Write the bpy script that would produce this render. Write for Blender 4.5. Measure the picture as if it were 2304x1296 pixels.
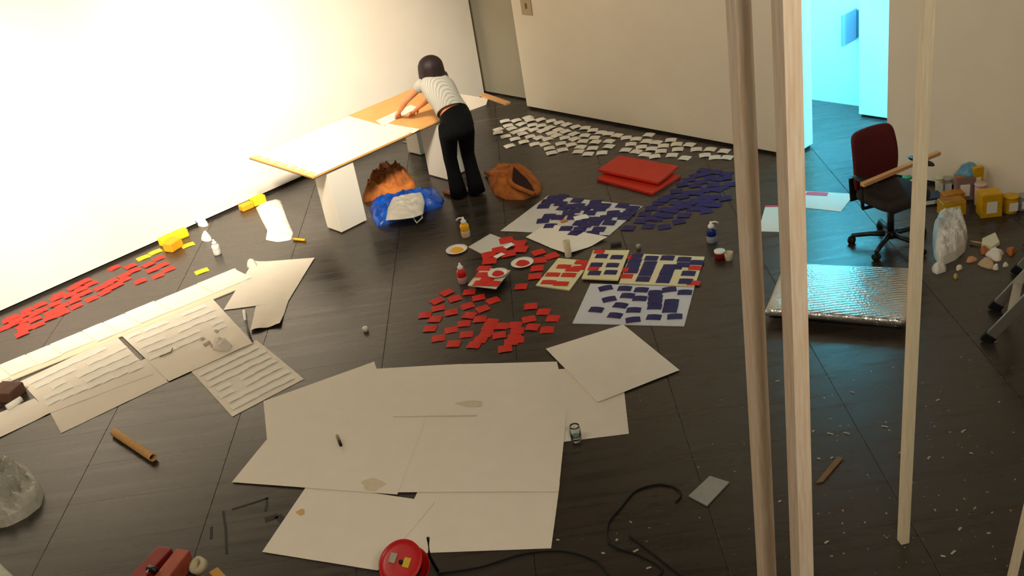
import bpy, bmesh, math, random
from mathutils import Vector, Matrix, noise
random.seed(7)
D = bpy.data
for o in list(D.objects): D.objects.remove(o)
S = bpy.context.scene
C = S.collection
def srgb(r, g, b):
    f = lambda c: ((c/255+.055)/1.055)**2.4 if c > 10 else c/255/12.92
    return (f(r), f(g), f(b), 1)

# ------------------------------------------------------------------ camera
HC = 4.3
FPX = 2350.0
R_ = Vector((0.68853151, 0.70915596, -0.15173065))
U_ = Vector((-0.24818135, 0.42700634, 0.86952378))
W_ = Vector((-0.68141792, 0.5610378, -0.4700066))
cd = D.cameras.new('camera'); cam = D.objects.new('camera', cd); C.objects.link(cam)
cd.sensor_fit = 'HORIZONTAL'; cd.sensor_width = 36; cd.lens = FPX/2304*36
cd.clip_start = .05; cd.clip_end = 100
m = Matrix.Identity(4)
for i in range(3):
    m[i][0] = R_[i]; m[i][1] = U_[i]; m[i][2] = -W_[i]
m[2][3] = HC
cam.matrix_world = m
S.camera = cam

# ------------------------------------------------------------------ world, lights, exposure
S.view_settings.view_transform = 'Standard'; S.view_settings.look = 'None'
S.view_settings.gamma = 1; S.view_settings.use_curve_mapping = False
S.view_settings.exposure = 0.4
w = D.worlds.new('world'); S.world = w; w.use_nodes = True
w.node_tree.nodes['Background'].inputs[0].default_value = (1, .85, .65, 1)
w.node_tree.nodes['Background'].inputs[1].default_value = .05
def spot(name, loc, target, power, size=80, col=(1, .85, .66), radius=.12, blend=.8):
    l = D.lights.new(name, 'SPOT'); l.energy = power; l.color = col
    l.spot_size = math.radians(size); l.spot_blend = blend; l.shadow_soft_size = radius
    o = D.objects.new(name, l); C.objects.link(o); o.location = loc
    o.rotation_euler = (Vector(target)-Vector(loc)).to_track_quat('-Z', 'Y').to_euler()
    return o
def area(name, loc, target, power, sx, sy, col):
    l = D.lights.new(name, 'AREA'); l.energy = power; l.color = col; l.shape = 'RECTANGLE'; l.size = sx; l.size_y = sy
    o = D.objects.new(name, l); C.objects.link(o); o.location = loc
    o.rotation_euler = (Vector(target)-Vector(loc)).to_track_quat('-Z', 'Y').to_euler()
    return o
# track of wall-washing spots in front of the long white wall
WARM = (1, .89, .72)
spot('wall_washer_light', (-5.6, -.8, 5.3), (-10.44, 1.5, 1.0), 2000, 46, WARM, radius=.4, blend=1)
spot('wall_washer_light', (-5.6, 1.2, 5.3), (-10.44, 3.8, .9), 2500, 46, WARM, radius=.4, blend=1)
spot('wall_washer_light', (-5.6, 3.2, 5.3), (-10.44, 6.0, .8), 2300, 46, WARM, radius=.4, blend=1)
# unseen warm hall lights: two added fills, then the side light on the battens
spot('unseen_hall_light', (-6.0, 4.4, 5.5), (-7.2, 8.6, 1.2), 190, 110, WARM, radius=.5)  # added fill to brighten the back wall
spot('unseen_hall_light', (-4.6, .6, 5.5), (-6.2, 4.2, 0), 190, 150, WARM, radius=.8)  # added fill to brighten the papers and the open floor
spot('unseen_hall_light', (1.0, .8, 5.3), (-3.6, 4.0, .6), 340, 140, WARM, radius=.5)
# daylight of the side corridor behind the doorway
area('corridor_daylight', (-2.3, 9.5, 1.9), (-6, 9.5, 1.9), 150, 1.0, 2.4, (.14, .80, 1))
area('corridor_overhead_fill', (-5.7, 9.55, 4.9), (-5.7, 9.55, 0), 1500, 2.0, .8, (.04, .38, .80)).rotation_euler = (0, 0, 0)  # added overhead blue fill for the corridor floor, no roof opening there

# ------------------------------------------------------------------ helpers
def fp(px, py, z=0.0):
    d = (px-1152)*R_ - (py-648)*U_ + FPX*W_
    t = (z-HC)/d.z
    return Vector((0, 0, HC)) + t*d
def fpx(px, py, x):
    d = (px-1152)*R_ - (py-648)*U_ + FPX*W_
    return Vector((0, 0, HC)) + (x/d.x)*d
def fpy(px, py, y):
    d = (px-1152)*R_ - (py-648)*U_ + FPX*W_
    return Vector((0, 0, HC)) + (y/d.y)*d

MATS = {}
def mat(name, col, rough=.6, noise_s=0, noise_a=.15, col2=None, metal=0, bump=0, bump_s=40, spec=.5, trans=0, alpha=1, stretch=None, sheen=0, coord='Object', ior=1.45):
    if name in MATS: return MATS[name]
    mt = D.materials.new(name); mt.use_nodes = True
    nt = mt.node_tree; b = nt.nodes['Principled BSDF']
    b.inputs['Base Color'].default_value = col
    b.inputs['Roughness'].default_value = rough
    b.inputs['Metallic'].default_value = metal
    b.inputs['Specular IOR Level'].default_value = spec
    b.inputs['Transmission Weight'].default_value = trans
    b.inputs['Alpha'].default_value = alpha
    b.inputs['IOR'].default_value = ior
    tc = nt.nodes.new('ShaderNodeTexCoord'); mp = nt.nodes.new('ShaderNodeMapping')
    nt.links.new(tc.outputs[coord], mp.inputs[0])
    if stretch: mp.inputs['Scale'].default_value = stretch
    if noise_s:
        n = nt.nodes.new('ShaderNodeTexNoise'); n.inputs['Scale'].default_value = noise_s; n.inputs['Detail'].default_value = 5
        nt.links.new(mp.outputs[0], n.inputs[0])
        rp = nt.nodes.new('ShaderNodeValToRGB')
        c2 = col2 or tuple(c*(1-noise_a*2) for c in col[:3])+(1,)
        rp.color_ramp.elements[0].position = .3; rp.color_ramp.elements[1].position = .7
        rp.color_ramp.elements[0].color = c2; rp.color_ramp.elements[1].color = col
        nt.links.new(n.outputs[0], rp.inputs[0]); nt.links.new(rp.outputs[0], b.inputs['Base Color'])
    if bump:
        n2 = nt.nodes.new('ShaderNodeTexNoise'); n2.inputs['Scale'].default_value = bump_s; n2.inputs['Detail'].default_value = 6
        nt.links.new(mp.outputs[0], n2.inputs[0])
        bp = nt.nodes.new('ShaderNodeBump'); bp.inputs['Strength'].default_value = bump; bp.inputs['Distance'].default_value = .02
        nt.links.new(n2.outputs[0], bp.inputs['Height']); nt.links.new(bp.outputs[0], b.inputs['Normal'])
    MATS[name] = mt
    return mt

class MB:
    def __init__(s): s.v = []; s.f = []
    def add(s, vs, fs):
        n = len(s.v); s.v += [tuple(v) for v in vs]; s.f += [tuple(i+n for i in f) for f in fs]; return s
    def box(s, x0, x1, y0, y1, z0, z1, M=None):
        vs = [Vector((x, y, z)) for z in (z0, z1) for y in (y0, y1) for x in (x0, x1)]
        if M: vs = [M @ v for v in vs]
        return s.add(vs, [(0, 2, 3, 1), (4, 5, 7, 6), (0, 1, 5, 4), (2, 6, 7, 3), (0, 4, 6, 2), (1, 3, 7, 5)])
    def loft(s, rings, cap=True, closed=True):
        n = len(rings[0]); b = len(s.v)
        for r in rings: s.v += [tuple(p) for p in r]
        for i in range(len(rings)-1):
            for j in range(n if closed else n-1):
                k = (j+1) % n
                s.f.append((b+i*n+j, b+i*n+k, b+(i+1)*n+k, b+(i+1)*n+j))
        if cap and closed:
            s.f.append(tuple(b+j for j in reversed(range(n)))); s.f.append(tuple(b+(len(rings)-1)*n+j for j in range(n)))
        return s
    def lathe(s, prof, n=20, M=None, cap=True):
        rings = []
        for r, z in prof:
            ring = [Vector((r*math.cos(2*math.pi*k/n), r*math.sin(2*math.pi*k/n), z)) for k in range(n)]
            if M: ring = [M @ p for p in ring]
            rings.append(ring)
        return s.loft(rings, cap)
    def tube(s, pts, rad, n=8):
        pts = [Vector(p) for p in pts]
        if not isinstance(rad, (list, tuple)): rad = [rad]*len(pts)
        rings = []; up = Vector((0, 0, 1))
        for i, p in enumerate(pts):
            t = (pts[min(i+1, len(pts)-1)]-pts[max(i-1, 0)]).normalized()
            a = t.cross(up)
            if a.length < 1e-3: a = t.cross(Vector((1, 0, 0)))
            a.normalize(); b = t.cross(a)
            rings.append([p+rad[i]*(math.cos(2*math.pi*k/n)*a+math.sin(2*math.pi*k/n)*b) for k in range(n)])
        return s.loft(rings)
    def bar(s, p0, p1, w, h, up=(0, 0, 1)):
        p0 = Vector(p0); p1 = Vector(p1); t = (p1-p0); L = t.length; t.normalize()
        a = t.cross(Vector(up)); a.normalize(); b = a.cross(t)
        M = Matrix((( t.x, a.x, b.x, p0.x), (t.y, a.y, b.y, p0.y), (t.z, a.z, b.z, p0.z), (0, 0, 0, 1)))
        return s.box(0, L, -w/2, w/2, -h/2, h/2, M)
    def mesh(s, name):
        me = D.meshes.new(name); me.from_pydata(s.v, [], s.f)
        bm = bmesh.new(); bm.from_mesh(me); bmesh.ops.recalc_face_normals(bm, faces=bm.faces); bm.to_mesh(me); bm.free()
        return me
    def build(s, name, material, parent=None, smooth=False, bevel=0, sub=0):
        me = s.mesh(name); me.materials.append(material)
        o = D.objects.new(name, me); C.objects.link(o)
        if parent: o.parent = parent
        if smooth:
            for p in me.polygons: p.use_smooth = True
        if bevel:
            md = o.modifiers.new('bevel', 'BEVEL'); md.width = bevel; md.segments = 2; md.limit_method = 'ANGLE'
        if sub:
            md = o.modifiers.new('sub', 'SUBSURF'); md.levels = sub; md.render_levels = sub
        return o
def tag(o, label, cat, group=None):
    o['label'] = label; o['category'] = cat
    if group: o['group'] = group
    return o
def struct(o): o['kind'] = 'structure'; return o
def empty(name, loc, rz=0):
    o = D.objects.new(name, None); C.objects.link(o); o.location = loc; o.rotation_euler = (0, 0, rz); o.empty_display_size = .1
    return o
def setorigin(o, loc):
    "move an object's origin without moving its mesh"
    v = Vector(loc)
    o.data.transform(Matrix.Translation(-v)); o.location = v
    return o
def fbm(v, s=1.0): return noise.noise(Vector(v)*s)

# ------------------------------------------------------------------ materials
WHITE = mat('wall_paint', srgb(236, 228, 214), .75, 3, .02, bump=.06, bump_s=60)
WARM_WALL = mat('warm_lit_wall_paint', srgb(234, 223, 201), .75, 3, .02, bump=.06, bump_s=60)  # same paint as the white wall, warm bounce light put into the colour
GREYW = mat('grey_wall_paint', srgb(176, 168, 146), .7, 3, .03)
DARKGAP = mat('shadow_gap_black', srgb(26, 24, 22), .8)
PAPER = mat('white_paper', srgb(236, 226, 209), .65, 6, .02)
CARD_W = mat('white_card', srgb(238, 234, 222), .6)
CARD_R = mat('red_card', srgb(212, 36, 22), .55, 9, .06)
CARD_B = mat('blue_card', srgb(30, 26, 92), .55, 9, .06)
CARD_Y = mat('yellow_card', srgb(248, 214, 20), .55)
CREAM = mat('cream_board', srgb(226, 214, 168), .6, 8, .02)
WOOD = mat('pine_batten', srgb(234, 220, 200), .55, 6, .14, stretch=(14, 14, 1), col2=srgb(220, 192, 160))
WOODP = mat('pale_pine_batten', srgb(244, 230, 198), .55, 6, .08, stretch=(14, 14, 1))
OAK = mat('orange_batten', srgb(222, 166, 106), .55, 6, .1, stretch=(14, 14, 1))
TAN = mat('tan_fibreboard', srgb(226, 166, 96), .6, 5, .06)
BLACK = mat('black_plastic', srgb(18, 17, 18), .4)
RUBBER = mat('black_rubber', srgb(14, 14, 14), .7)
ALU = mat('aluminium', srgb(196, 192, 182), .38, metal=.85)
YELLOWP = mat('yellow_plastic', srgb(232, 178, 16), .4, 12, .08)
WPLAST = mat('white_plastic', srgb(236, 232, 222), .35)
BAGW = mat('white_bag_plastic', srgb(226, 222, 212), .38, 10, .06, bump=.3, bump_s=18)

# ------------------------------------------------------------------ floor
flm = D.materials.new('dark_floor'); flm.use_nodes = True
nt = flm.node_tree; b = nt.nodes['Principled BSDF']
geo = nt.nodes.new('ShaderNodeNewGeometry'); mp = nt.nodes.new('ShaderNodeMapping')
mp.inputs['Rotation'].default_value = (0, 0, -math.radians(48.26)); mp.inputs['Scale'].default_value = (1, 1, 1)
nt.links.new(geo.outputs['Position'], mp.inputs[0])
# streaks run along local x
mp2 = nt.nodes.new('ShaderNodeMapping'); mp2.inputs['Scale'].default_value = (.6, 9, 1); nt.links.new(mp.outputs[0], mp2.inputs[0])
n1 = nt.nodes.new('ShaderNodeTexNoise'); n1.inputs['Scale'].default_value = 1.3; n1.inputs['Detail'].default_value = 7; n1.inputs['Roughness'].default_value = .62
nt.links.new(mp2.outputs[0], n1.inputs[0])
n2 = nt.nodes.new('ShaderNodeTexNoise'); n2.inputs['Scale'].default_value = .55; n2.inputs['Detail'].default_value = 5
nt.links.new(mp.outputs[0], n2.inputs[0])
mx = nt.nodes.new('ShaderNodeMath'); mx.operation = 'MULTIPLY_ADD'; mx.inputs[1].default_value = .6
nt.links.new(n1.outputs[0], mx.inputs[0])
m4 = nt.nodes.new('ShaderNodeMath'); m4.operation = 'MULTIPLY'; m4.inputs[1].default_value = .4
nt.links.new(n2.outputs[0], m4.inputs[0]); nt.links.new(m4.outputs[0], mx.inputs[2])
rp = nt.nodes.new('ShaderNodeValToRGB')
rp.color_ramp.elements[0].position = .32; rp.color_ramp.elements[0].color = srgb(38, 33, 28)
rp.color_ramp.elements[1].position = .68; rp.color_ramp.elements[1].color = srgb(58, 51, 43)
nt.links.new(mx.outputs[0], rp.inputs[0]); nt.links.new(rp.outputs[0], b.inputs['Base Color'])
rr = nt.nodes.new('ShaderNodeMapRange'); rr.inputs[1].default_value = .3; rr.inputs[2].default_value = .7; rr.inputs[3].default_value = .22; rr.inputs[4].default_value = .36
nt.links.new(n1.outputs[0], rr.inputs[0]); nt.links.new(rr.outputs[0], b.inputs['Roughness'])
b.inputs['Specular IOR Level'].default_value = .68; b.inputs['IOR'].default_value = 1.5
bp = nt.nodes.new('ShaderNodeBump'); bp.inputs['Strength'].default_value = .04; bp.inputs['Distance'].default_value = .01
nt.links.new(n1.outputs[0], bp.inputs['Height']); nt.links.new(bp.outputs[0], b.inputs['Normal'])
FLOOR = flm
fl = struct(MB().box(-11.2, 3, -3, 13, -.2, -.012).build('floor', mat('floor_bed', srgb(16, 15, 14), .8)))
SD = math.radians(48.2643)
dd = Vector((-math.sin(SD), math.cos(SD), 0)); nn = Vector((math.cos(SD), math.sin(SD), 0))
PN, PD = 1.08, .45
bme = {}
def board_mesh(key, wn, wd):
    if key not in bme:
        bm = bmesh.new(); g = .0018; bv = .0010
        vs = []
        for (z, e) in ((-.012, 0), (-bv, 0), (0, bv)):
            for sx, sy in ((-1, -1), (1, -1), (1, 1), (-1, 1)):
                vs.append(bm.verts.new((sx*(wn/2-g-e), sy*(wd/2-g*.2-e*.5), z)))
        for k in range(2):
            for j in range(4):
                bm.faces.new((vs[k*4+j], vs[k*4+(j+1) % 4], vs[k*4+4+(j+1) % 4], vs[k*4+4+j]))
        bm.faces.new(vs[8:12])
        me = D.meshes.new('floor_board'); bm.to_mesh(me); bm.free(); me.materials.append(FLOOR); bme[key] = me
    return bme[key]
def vis(p):
    d = p-Vector((0, 0, HC)); z = d.dot(W_)
    if z < .5: return False
    x = 1152+FPX*d.dot(R_)/z; y = 648-FPX*d.dot(U_)/z
    return -200 < x < 2500 and -300 < y < 1480
rest = MB(); nb_ = 0
for i in range(-12, 12):
    for j in range(-14, 40):
        n0 = .75+PN*(i+.5); d0 = 4.53+PD*(j+.5)
        p = nn*n0+dd*d0
        if not (-10.95 < p.x < 2.5 and -2.6 < p.y < 10.6): continue
        if vis(p):
            o = D.objects.new('floor_board', board_mesh('a', PN, PD)); C.objects.link(o); o.parent = fl
            o.location = (p.x, p.y, random.uniform(-.0006, 0)); o.rotation_euler = (0, 0, SD); nb_ += 1
        else:
            rest.box(-PN/2+.0018, PN/2-.0018, -PD/2+.0006, PD/2-.0006, -.012, 0, Matrix.Translation((p.x, p.y, 0)) @ Matrix.Rotation(SD, 4, 'Z'))
o = rest.build('outer_floor_boards', FLOOR, fl); o['kind'] = 'stuff'
print('BOARDS', nb_)

# ------------------------------------------------------------------ walls, ceiling
CZ = 5.8
struct(MB().box(-10.64, -10.44, -2.5, 8.70, .03, CZ).build('wall_left', WHITE))
struct(MB().box(-10.62, -10.46, -2.5, 8.68, 0, .03).build('shadow_gap_left', DARKGAP))  # black strips like this one paint the shade in the gap under a wall
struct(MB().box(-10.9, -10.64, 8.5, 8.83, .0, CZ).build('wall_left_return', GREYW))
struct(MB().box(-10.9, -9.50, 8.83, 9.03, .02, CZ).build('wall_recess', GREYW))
struct(MB().box(-10.9, -9.52, 8.85, 9.02, 0, .02).build('shadow_gap_recess', DARKGAP))
struct(MB().box(-9.52, -5.62, 8.60, 8.95, .03, CZ).build('wall_back', WARM_WALL))
struct(MB().box(-9.50, -5.64, 8.62, 8.93, 0, .03).build('shadow_gap_back', DARKGAP))
struct(MB().box(-4.61, 2.2, 8.60, 8.95, .03, CZ).build('wall_back_right', WARM_WALL))
struct(MB().box(-4.59, 2.2, 8.62, 8.93, 0, .03).build('shadow_gap_back_right', DARKGAP))
struct(MB().box(-5.62, -4.61, 8.60, 8.95, 2.15, CZ).build('wall_back_lintel', WARM_WALL))
struct(MB().box(-7.6, -1.9, 10.15, 10.35, 0, CZ).build('wall_corridor_far', WHITE))
struct(MB().box(-5.62, -4.9, 9.87, 10.15, .03, CZ).build('wall_corridor_pier', WHITE))
struct(MB().box(-5.60, -4.92, 9.89, 10.15, 0, .03).build('shadow_gap_corridor_pier', DARKGAP))
struct(MB().box(-7.8, -7.6, 8.95, 10.35, 0, CZ).build('wall_corridor_left', WHITE))
struct(MB().box(-1.9, -1.7, 8.95, 10.35, 0, CZ).build('wall_corridor_right', WHITE))
struct(MB().box(2.2, 2.4, -2.5, 8.95, 0, CZ).build('wall_right', WHITE))
struct(MB().box(-10.9, 2.4, -2.7, -2.5, 0, CZ).build('wall_front', WHITE))
struct(MB().box(-10.9, 2.4, -2.7, 10.35, CZ, CZ+.1).build('ceiling', mat('ceiling_grey', srgb(120, 112, 100), .8)))

# switch plate on the back wall
p = fpy(1185, 15, 8.6)
t = tag(empty('wall_switch', (p.x, 8.6, p.z)), 'small square switch plate high on the warm-lit back wall near its left edge', 'switch')
MB().box(-.09, .09, -.012, 0, -.1, .1).build('plate', mat('switch_plate', srgb(176, 158, 124), .5), t, bevel=.004)
MB().box(-.012, .012, -.022, -.012, -.02, .045).build('rocker', mat('switch_rocker', srgb(120, 100, 72), .5), t)

# projecting panel in the corridor
p = fpy(1928, 52, 10.15)
t = tag(empty('wall_sign', (p.x, 10.15, p.z)), 'small grey panel projecting from the far wall of the blue lit corridor', 'sign')
MB().box(-.012, .012, -.30, -.02, -.17, .17).build('panel', mat('grey_panel', srgb(140, 150, 176), .5), t, bevel=.004)
MB().box(-.02, .02, -.03, 0, -.15, .15).build('bracket', mat('grey_bracket', srgb(90, 100, 120), .5), t)

# ------------------------------------------------------------------ cards
cm = {}
def card_mesh(kind, m_, L=.105, Wd=.074, arch=.003):
    k = (kind, L, Wd, arch)
    if k not in cm:
        mb = MB(); n = 4; th = .0016; rings = []
        for i in range(n+1):
            u = i/n; x = (u-.5)*L; z = arch*4*u*(1-u)
            rings.append([(x, -Wd/2, z), (x, Wd/2, z), (x, Wd/2, z+th), (x, -Wd/2, z+th)])
        mb.loft(rings)
        me = mb.mesh(kind); me.materials.append(m_); cm[k] = me
    return cm[k]
def card(name, m_, px, py, slope, z, label, cat, group, L=.105, Wd=.074, arch=.003, pos=None, ang=None):
    if pos is None:
        p = fp(px, py, z); q = fp(px+12, py+12*slope, z)
        ang = math.atan2(q.y-p.y, q.x-p.x)
    else: p = Vector(pos)
    o = D.objects.new(name, card_mesh(name, m_, L, Wd, arch)); C.objects.link(o)
    o.location = (p.x, p.y, z); o.rotation_euler = (0, 0, ang)
    tag(o, label, cat, group)
    return o
def crops(pts, ox, oy, sc): return [(ox+q[0]/sc, oy+q[1]/sc)+tuple(q[2:]) for q in pts]
JZ = lambda: random.uniform(.0005, .005)

# white cards in front of the back wall
wc = crops([(355,250),(410,330),(550,240),(640,300),(750,190),(785,235),(240,395),(235,450),(470,380),(540,440),(690,390),(830,320),(970,225),(370,515),(660,470),(530,560),(435,680),(790,520),(680,610),(850,400),(980,330),(1000,420),(940,540),(870,650),(1150,250),(1090,560),(1040,650),(1130,360),(1290,280),(1120,720),(1160,800),(1420,310),(1280,400),(1160,460),(1250,500),(1350,750),(1400,430),(1390,540),(1320,640),(1580,350),(1550,470),(1560,560),(1500,660),(1740,370),(1730,500),(1700,600),(1660,700),(1620,780),(1870,410),(1900,540),(1920,610),(1870,720),(1790,820),(2010,450),(2140,470),(2150,600),(2150,690),(2030,800),(2290,500)], 1090, 240, 7.68)
wc += crops([(300,310),(470,330),(380,420),(290,520),(690,260),(650,370),(560,470),(470,550),(820,390),(740,500),(620,600),(1070,350),(940,450),(900,540),(790,630),(1170,420),(1190,510),(1090,610),(1390,430),(1310,660),(1510,510),(1750,510),(1660,610),(1990,540),(1830,650),(2040,650)], 1370, 270, 7.68)
for i, q in enumerate(wc):
    sl = (-.28 if q[0] < 1300 else -.02)+random.uniform(-.12, .12)
    card('white_card', CARD_W, q[0], q[1], sl, JZ(), 'small white card laid on the dark floor in the swarm before the warm-lit back wall', 'card', 'white cards before the back wall', L=.122, Wd=.108, arch=.006)

# red cards beside the long white wall
rl = crops([(1960,120),(1830,195),(2010,200),(1880,260),(2085,255),(1950,335),(1730,400),(1610,215),(1660,265),(1530,330),(1540,380),(1410,235),(1380,400),(1440,450),(1320,440),(1240,480),(1290,540),(1360,490),(1130,430),(1050,400),(970,440),(910,480),(1000,500),(1060,540),(960,580),(860,570),(920,640),(1130,620),(940,710),(730,570),(690,610),(680,680),(760,710),(740,760),(780,790),(630,790),(620,850),(500,690),(510,760),(440,800),(430,870),(470,940),(340,760),(320,810),(300,890),(280,960),(310,1000),(270,1050),(150,850),(110,880),(200,890),(160,930),(30,990)], 0, 560, 5.486)
for q in rl:
    card('red_card', CARD_R, q[0], q[1], -.42+random.uniform(-.06, .06), JZ(), 'small red card on the floor in the band along the long white wall', 'card', 'red cards along the white wall', L=.122, Wd=.1, arch=.004)
for q in crops([(1770,110),(1920,40)], 0, 560, 5.486):
    card('yellow_card', CARD_Y, q[0], q[1], -.4, .001, 'yellow card of the touching pair above the red cards', 'card', 'pair of yellow cards', L=.135, Wd=.1)
card('yellow_card', CARD_Y, 300+420/3.41, 420+450/3.41, -.35, .001, 'single yellow card lying beside the yellow sponge heap at the white wall', 'card', L=.135, Wd=.1, group=None)
card('yellow_card', CARD_Y, 300+525/3.41, 420+650/3.41, -.35, .001, 'single yellow card lying alone just above the long white plank', 'card', L=.135, Wd=.1, group=None)

# red cards in the middle
rc = crops([(545,245,-.45),(405,365,-.45),(660,335,-.3),(870,240,-.1),(1005,320,-.2),(1215,360,-.35),(425,470,-.2),(845,440,-.3),(1065,480,-.35),(235,570,-.1),(610,530,-.2),(375,630,0),(870,575,.1),(1025,630,-.1),(305,765,-.05),(795,695,-.1),(610,785,-.2),(1190,670,.1),(425,905,-.15),(830,850,-.1),(1150,745,.05),(1110,840,.05),(1030,925,.03),(940,1000,.05),(645,985,-.05),(1340,730,0),(1530,715,0),(1300,860,-.15),(1560,800,-.1),(1520,890,-.1),(1470,960,-.1),(1385,1055,-.15),(1560,930,-.1),(1755,445,-.1),(1940,525,0),(2075,620,0),(1730,630,-.2),(1780,745,.05),(1990,785,-.05),(1615,160,-.05)], 920, 620, 6.4)
for q in rc:
    card('red_card', CARD_R, q[0], q[1], q[2], JZ(), 'red card in the loose ring of red cards above the big white sheets', 'card', 'ring of red cards', L=.112, Wd=.1)
for q in crops([(1355,435,-.3),(1550,485,-.3),(1380,550,-.1),(1335,665,-.1),(1305,780,-.1)], 1000, 500, 6.4):
    card('red_card', CARD_R, q[0], q[1], q[2], JZ(), 'red card on the floor beside the red paint plate', 'card', 'red cards by the paint plate', L=.12, Wd=.11)

# dark blue cards on the floor
bc = crops([(110,1170),(450,1140),(720,1150),(320,1050),(590,1020),(970,1060),(1060,950),(380,930),(500,830),(620,740),(740,850),(650,940),(810,640),(700,690),(930,540),(1030,420),(1150,340),(1260,270),(1390,180),(1590,210),(1780,240),(1770,310),(1500,310),(1400,240),(1250,440),(1360,380),(1130,570),(1040,630),(920,740),(1290,570),(1420,520),(1560,430),(1620,510),(1850,420),(1730,470),(1760,660),(1600,640),(1420,640),(1270,700),(1150,740),(1080,790),(970,810),(870,870),(1220,840),(1380,760),(1590,770),(1440,880),(1330,840),(770,960),(480,1000),(1640,330),(1480,700)], 1400, 360, 7.625)
for q in bc:
    card('blue_card', CARD_B, q[0], q[1], -.05+random.uniform(-.15, .15), JZ(), 'dark blue card on the floor in the patch beyond the blue covered sheet', 'card', 'dark blue cards on the floor', L=.122, Wd=.098)

# ------------------------------------------------------------------ paper sheets
def quad_grid(q, nu, nv):
    g = []
    for j in range(nv+1):
        row = []
        for i in range(nu+1):
            u = i/nu; v = j/nv
            row.append(q[0]*(1-u)*(1-v)+q[1]*u*(1-v)+q[2]*u*v+q[3]*(1-u)*v)
        g.append(row)
    return g
SEED = [0]
def sheet(name, px, z, m_, label, cat, group=None, wr=.0015, th=.0012, nu=10, nv=10, curl=None, pts=None):
    q = pts or [fp(a[0], a[1], z) for a in px]
    SEED[0] += 11.7
    g = quad_grid(q, nu, nv); top = []; bot = []
    for j, row in enumerate(g):
        for i, p in enumerate(row):
            h = wr*(.9+fbm((p.x*3+SEED[0], p.y*3, 0))+.6*fbm((p.x*9, p.y*9+SEED[0], 3)))
            if curl: h += curl(i/nu, j/nv)
            top.append((p.x, p.y, z+th+max(h, 0))); bot.append((p.x, p.y, z+max(h, 0)))
    n = len(top); mb = MB(); W1 = nu+1; f = []; nf = 2*nu*nv
    for j in range(nv):
        for i in range(nu):
            a = j*W1+i
            f.append((a, a+1, a+1+W1, a+W1)); f.append((n+a, n+a+W1, n+a+1+W1, n+a+1))
    rim = [i for i in range(W1)]+[j*W1+nu for j in range(1, nv+1)]+[nv*W1+i for i in range(nu-1, -1, -1)]+[j*W1 for j in range(nv-1, 0, -1)]
    ex_ = [top[a] for a in rim]+[bot[a] for a in rim]; nr = len(rim)
    for k in range(nr):
        c = (k+1) % nr; f.append((2*n+k, 2*n+nr+k, 2*n+nr+c, 2*n+c))
    mb.add(top+bot+ex_, f)
    o = mb.build(name, m_, smooth=False)
    setorigin(o, sum(q, Vector())/4)
    for k, p_ in enumerate(o.data.polygons): p_.use_smooth = k < nf
    tag(o, label, cat, group)
    return o
BG = 'big blank sheets spread in the foreground'
Q = [
 ('S9', [(1150,838),(1398,822),(1415,976),(1160,1008)], .0010, 'blank white foreground sheet with a clear jar on its lower edge'),
 ('S3', [(1030,820),(1253,814),(1288,962),(1060,968)], .0034, 'blank white foreground sheet, top right, corner at a small dark gap'),
 ('S1', [(593,903),(842,814),(885,945),(603,1012)], .0022, 'blank white foreground sheet, top left, beside the card rows sheet'),
 ('S2', [(846,830),(1040,819),(1080,962),(840,962)], .0046, 'blank white foreground sheet, top middle, with a brown lower edge'),
 ('S7', [(948,1090),(1260,1086),(1240,1234),(870,1248)], .0010, 'blank white foreground sheet, bottom right, behind the cable reel'),
 ('S6', [(590,1242),(694,1088),(978,1130),(850,1284)], .0034, 'blank white foreground sheet, bottom left, with an orange spot'),
 ('S5', [(820,934),(1275,930),(1257,1106),(870,1108)], .0060, 'blank white foreground sheet in the middle right'),
 ('S4', [(522,1085),(652,926),(965,924),(894,1113)], .0074, 'blank white foreground sheet, middle left, with a small marker on it'),
 ('S8', [(1228,785),(1402,730),(1529,833),(1345,905)], .0095, 'blank white foreground sheet turned askew at the upper right')]
for k, px, z, lab in Q:
    sheet('paper_sheet', px, z, PAPER, lab, 'paper', BG, wr=.0009)

# stains on the big sheets
ST1 = mat('ochre_stain', srgb(222, 206, 178), .8, 30, .06)
def blot(px, py, rx, ry, z, m_, name, label):
    c0 = fp(px, py, z); ex = fp(px+rx, py, z)-c0; ey = fp(px, py+ry, z)-c0
    vs = [c0+ex*math.cos(a)*(1+.25*math.sin(3*a+px))+ey*math.sin(a)*(1+.25*math.cos(2*a+py)) for a in [2*math.pi*k/18 for k in range(18)]]
    mb = MB().loft([[(v.x, v.y, z) for v in vs], [(v.x, v.y, z+.0008) for v in vs]])
    return tag(setorigin(mb.build(name, m_), c0), label, 'stain')
blot(838, 1090, 26, 12, .0108, ST1, 'paint_stain', 'pale brown scribbled stain near the lower edge of the middle left sheet')
blot(677, 1152, 10, 6, .0072, mat('orange_stain', srgb(214, 170, 110), .8), 'paint_stain', 'small orange spot on the bottom left sheet')
blot(1060, 908, 30, 6, .0078, ST1, 'paint_stain', 'faint brown smear near the lower edge of the top middle sheet')
sheet('paper_strip', [(885,937),(1072,933),(1073,936),(885,939)], .0098, ST1, 'narrow brown glue line along the join of two foreground sheets', 'stain', wr=.0001)

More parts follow.
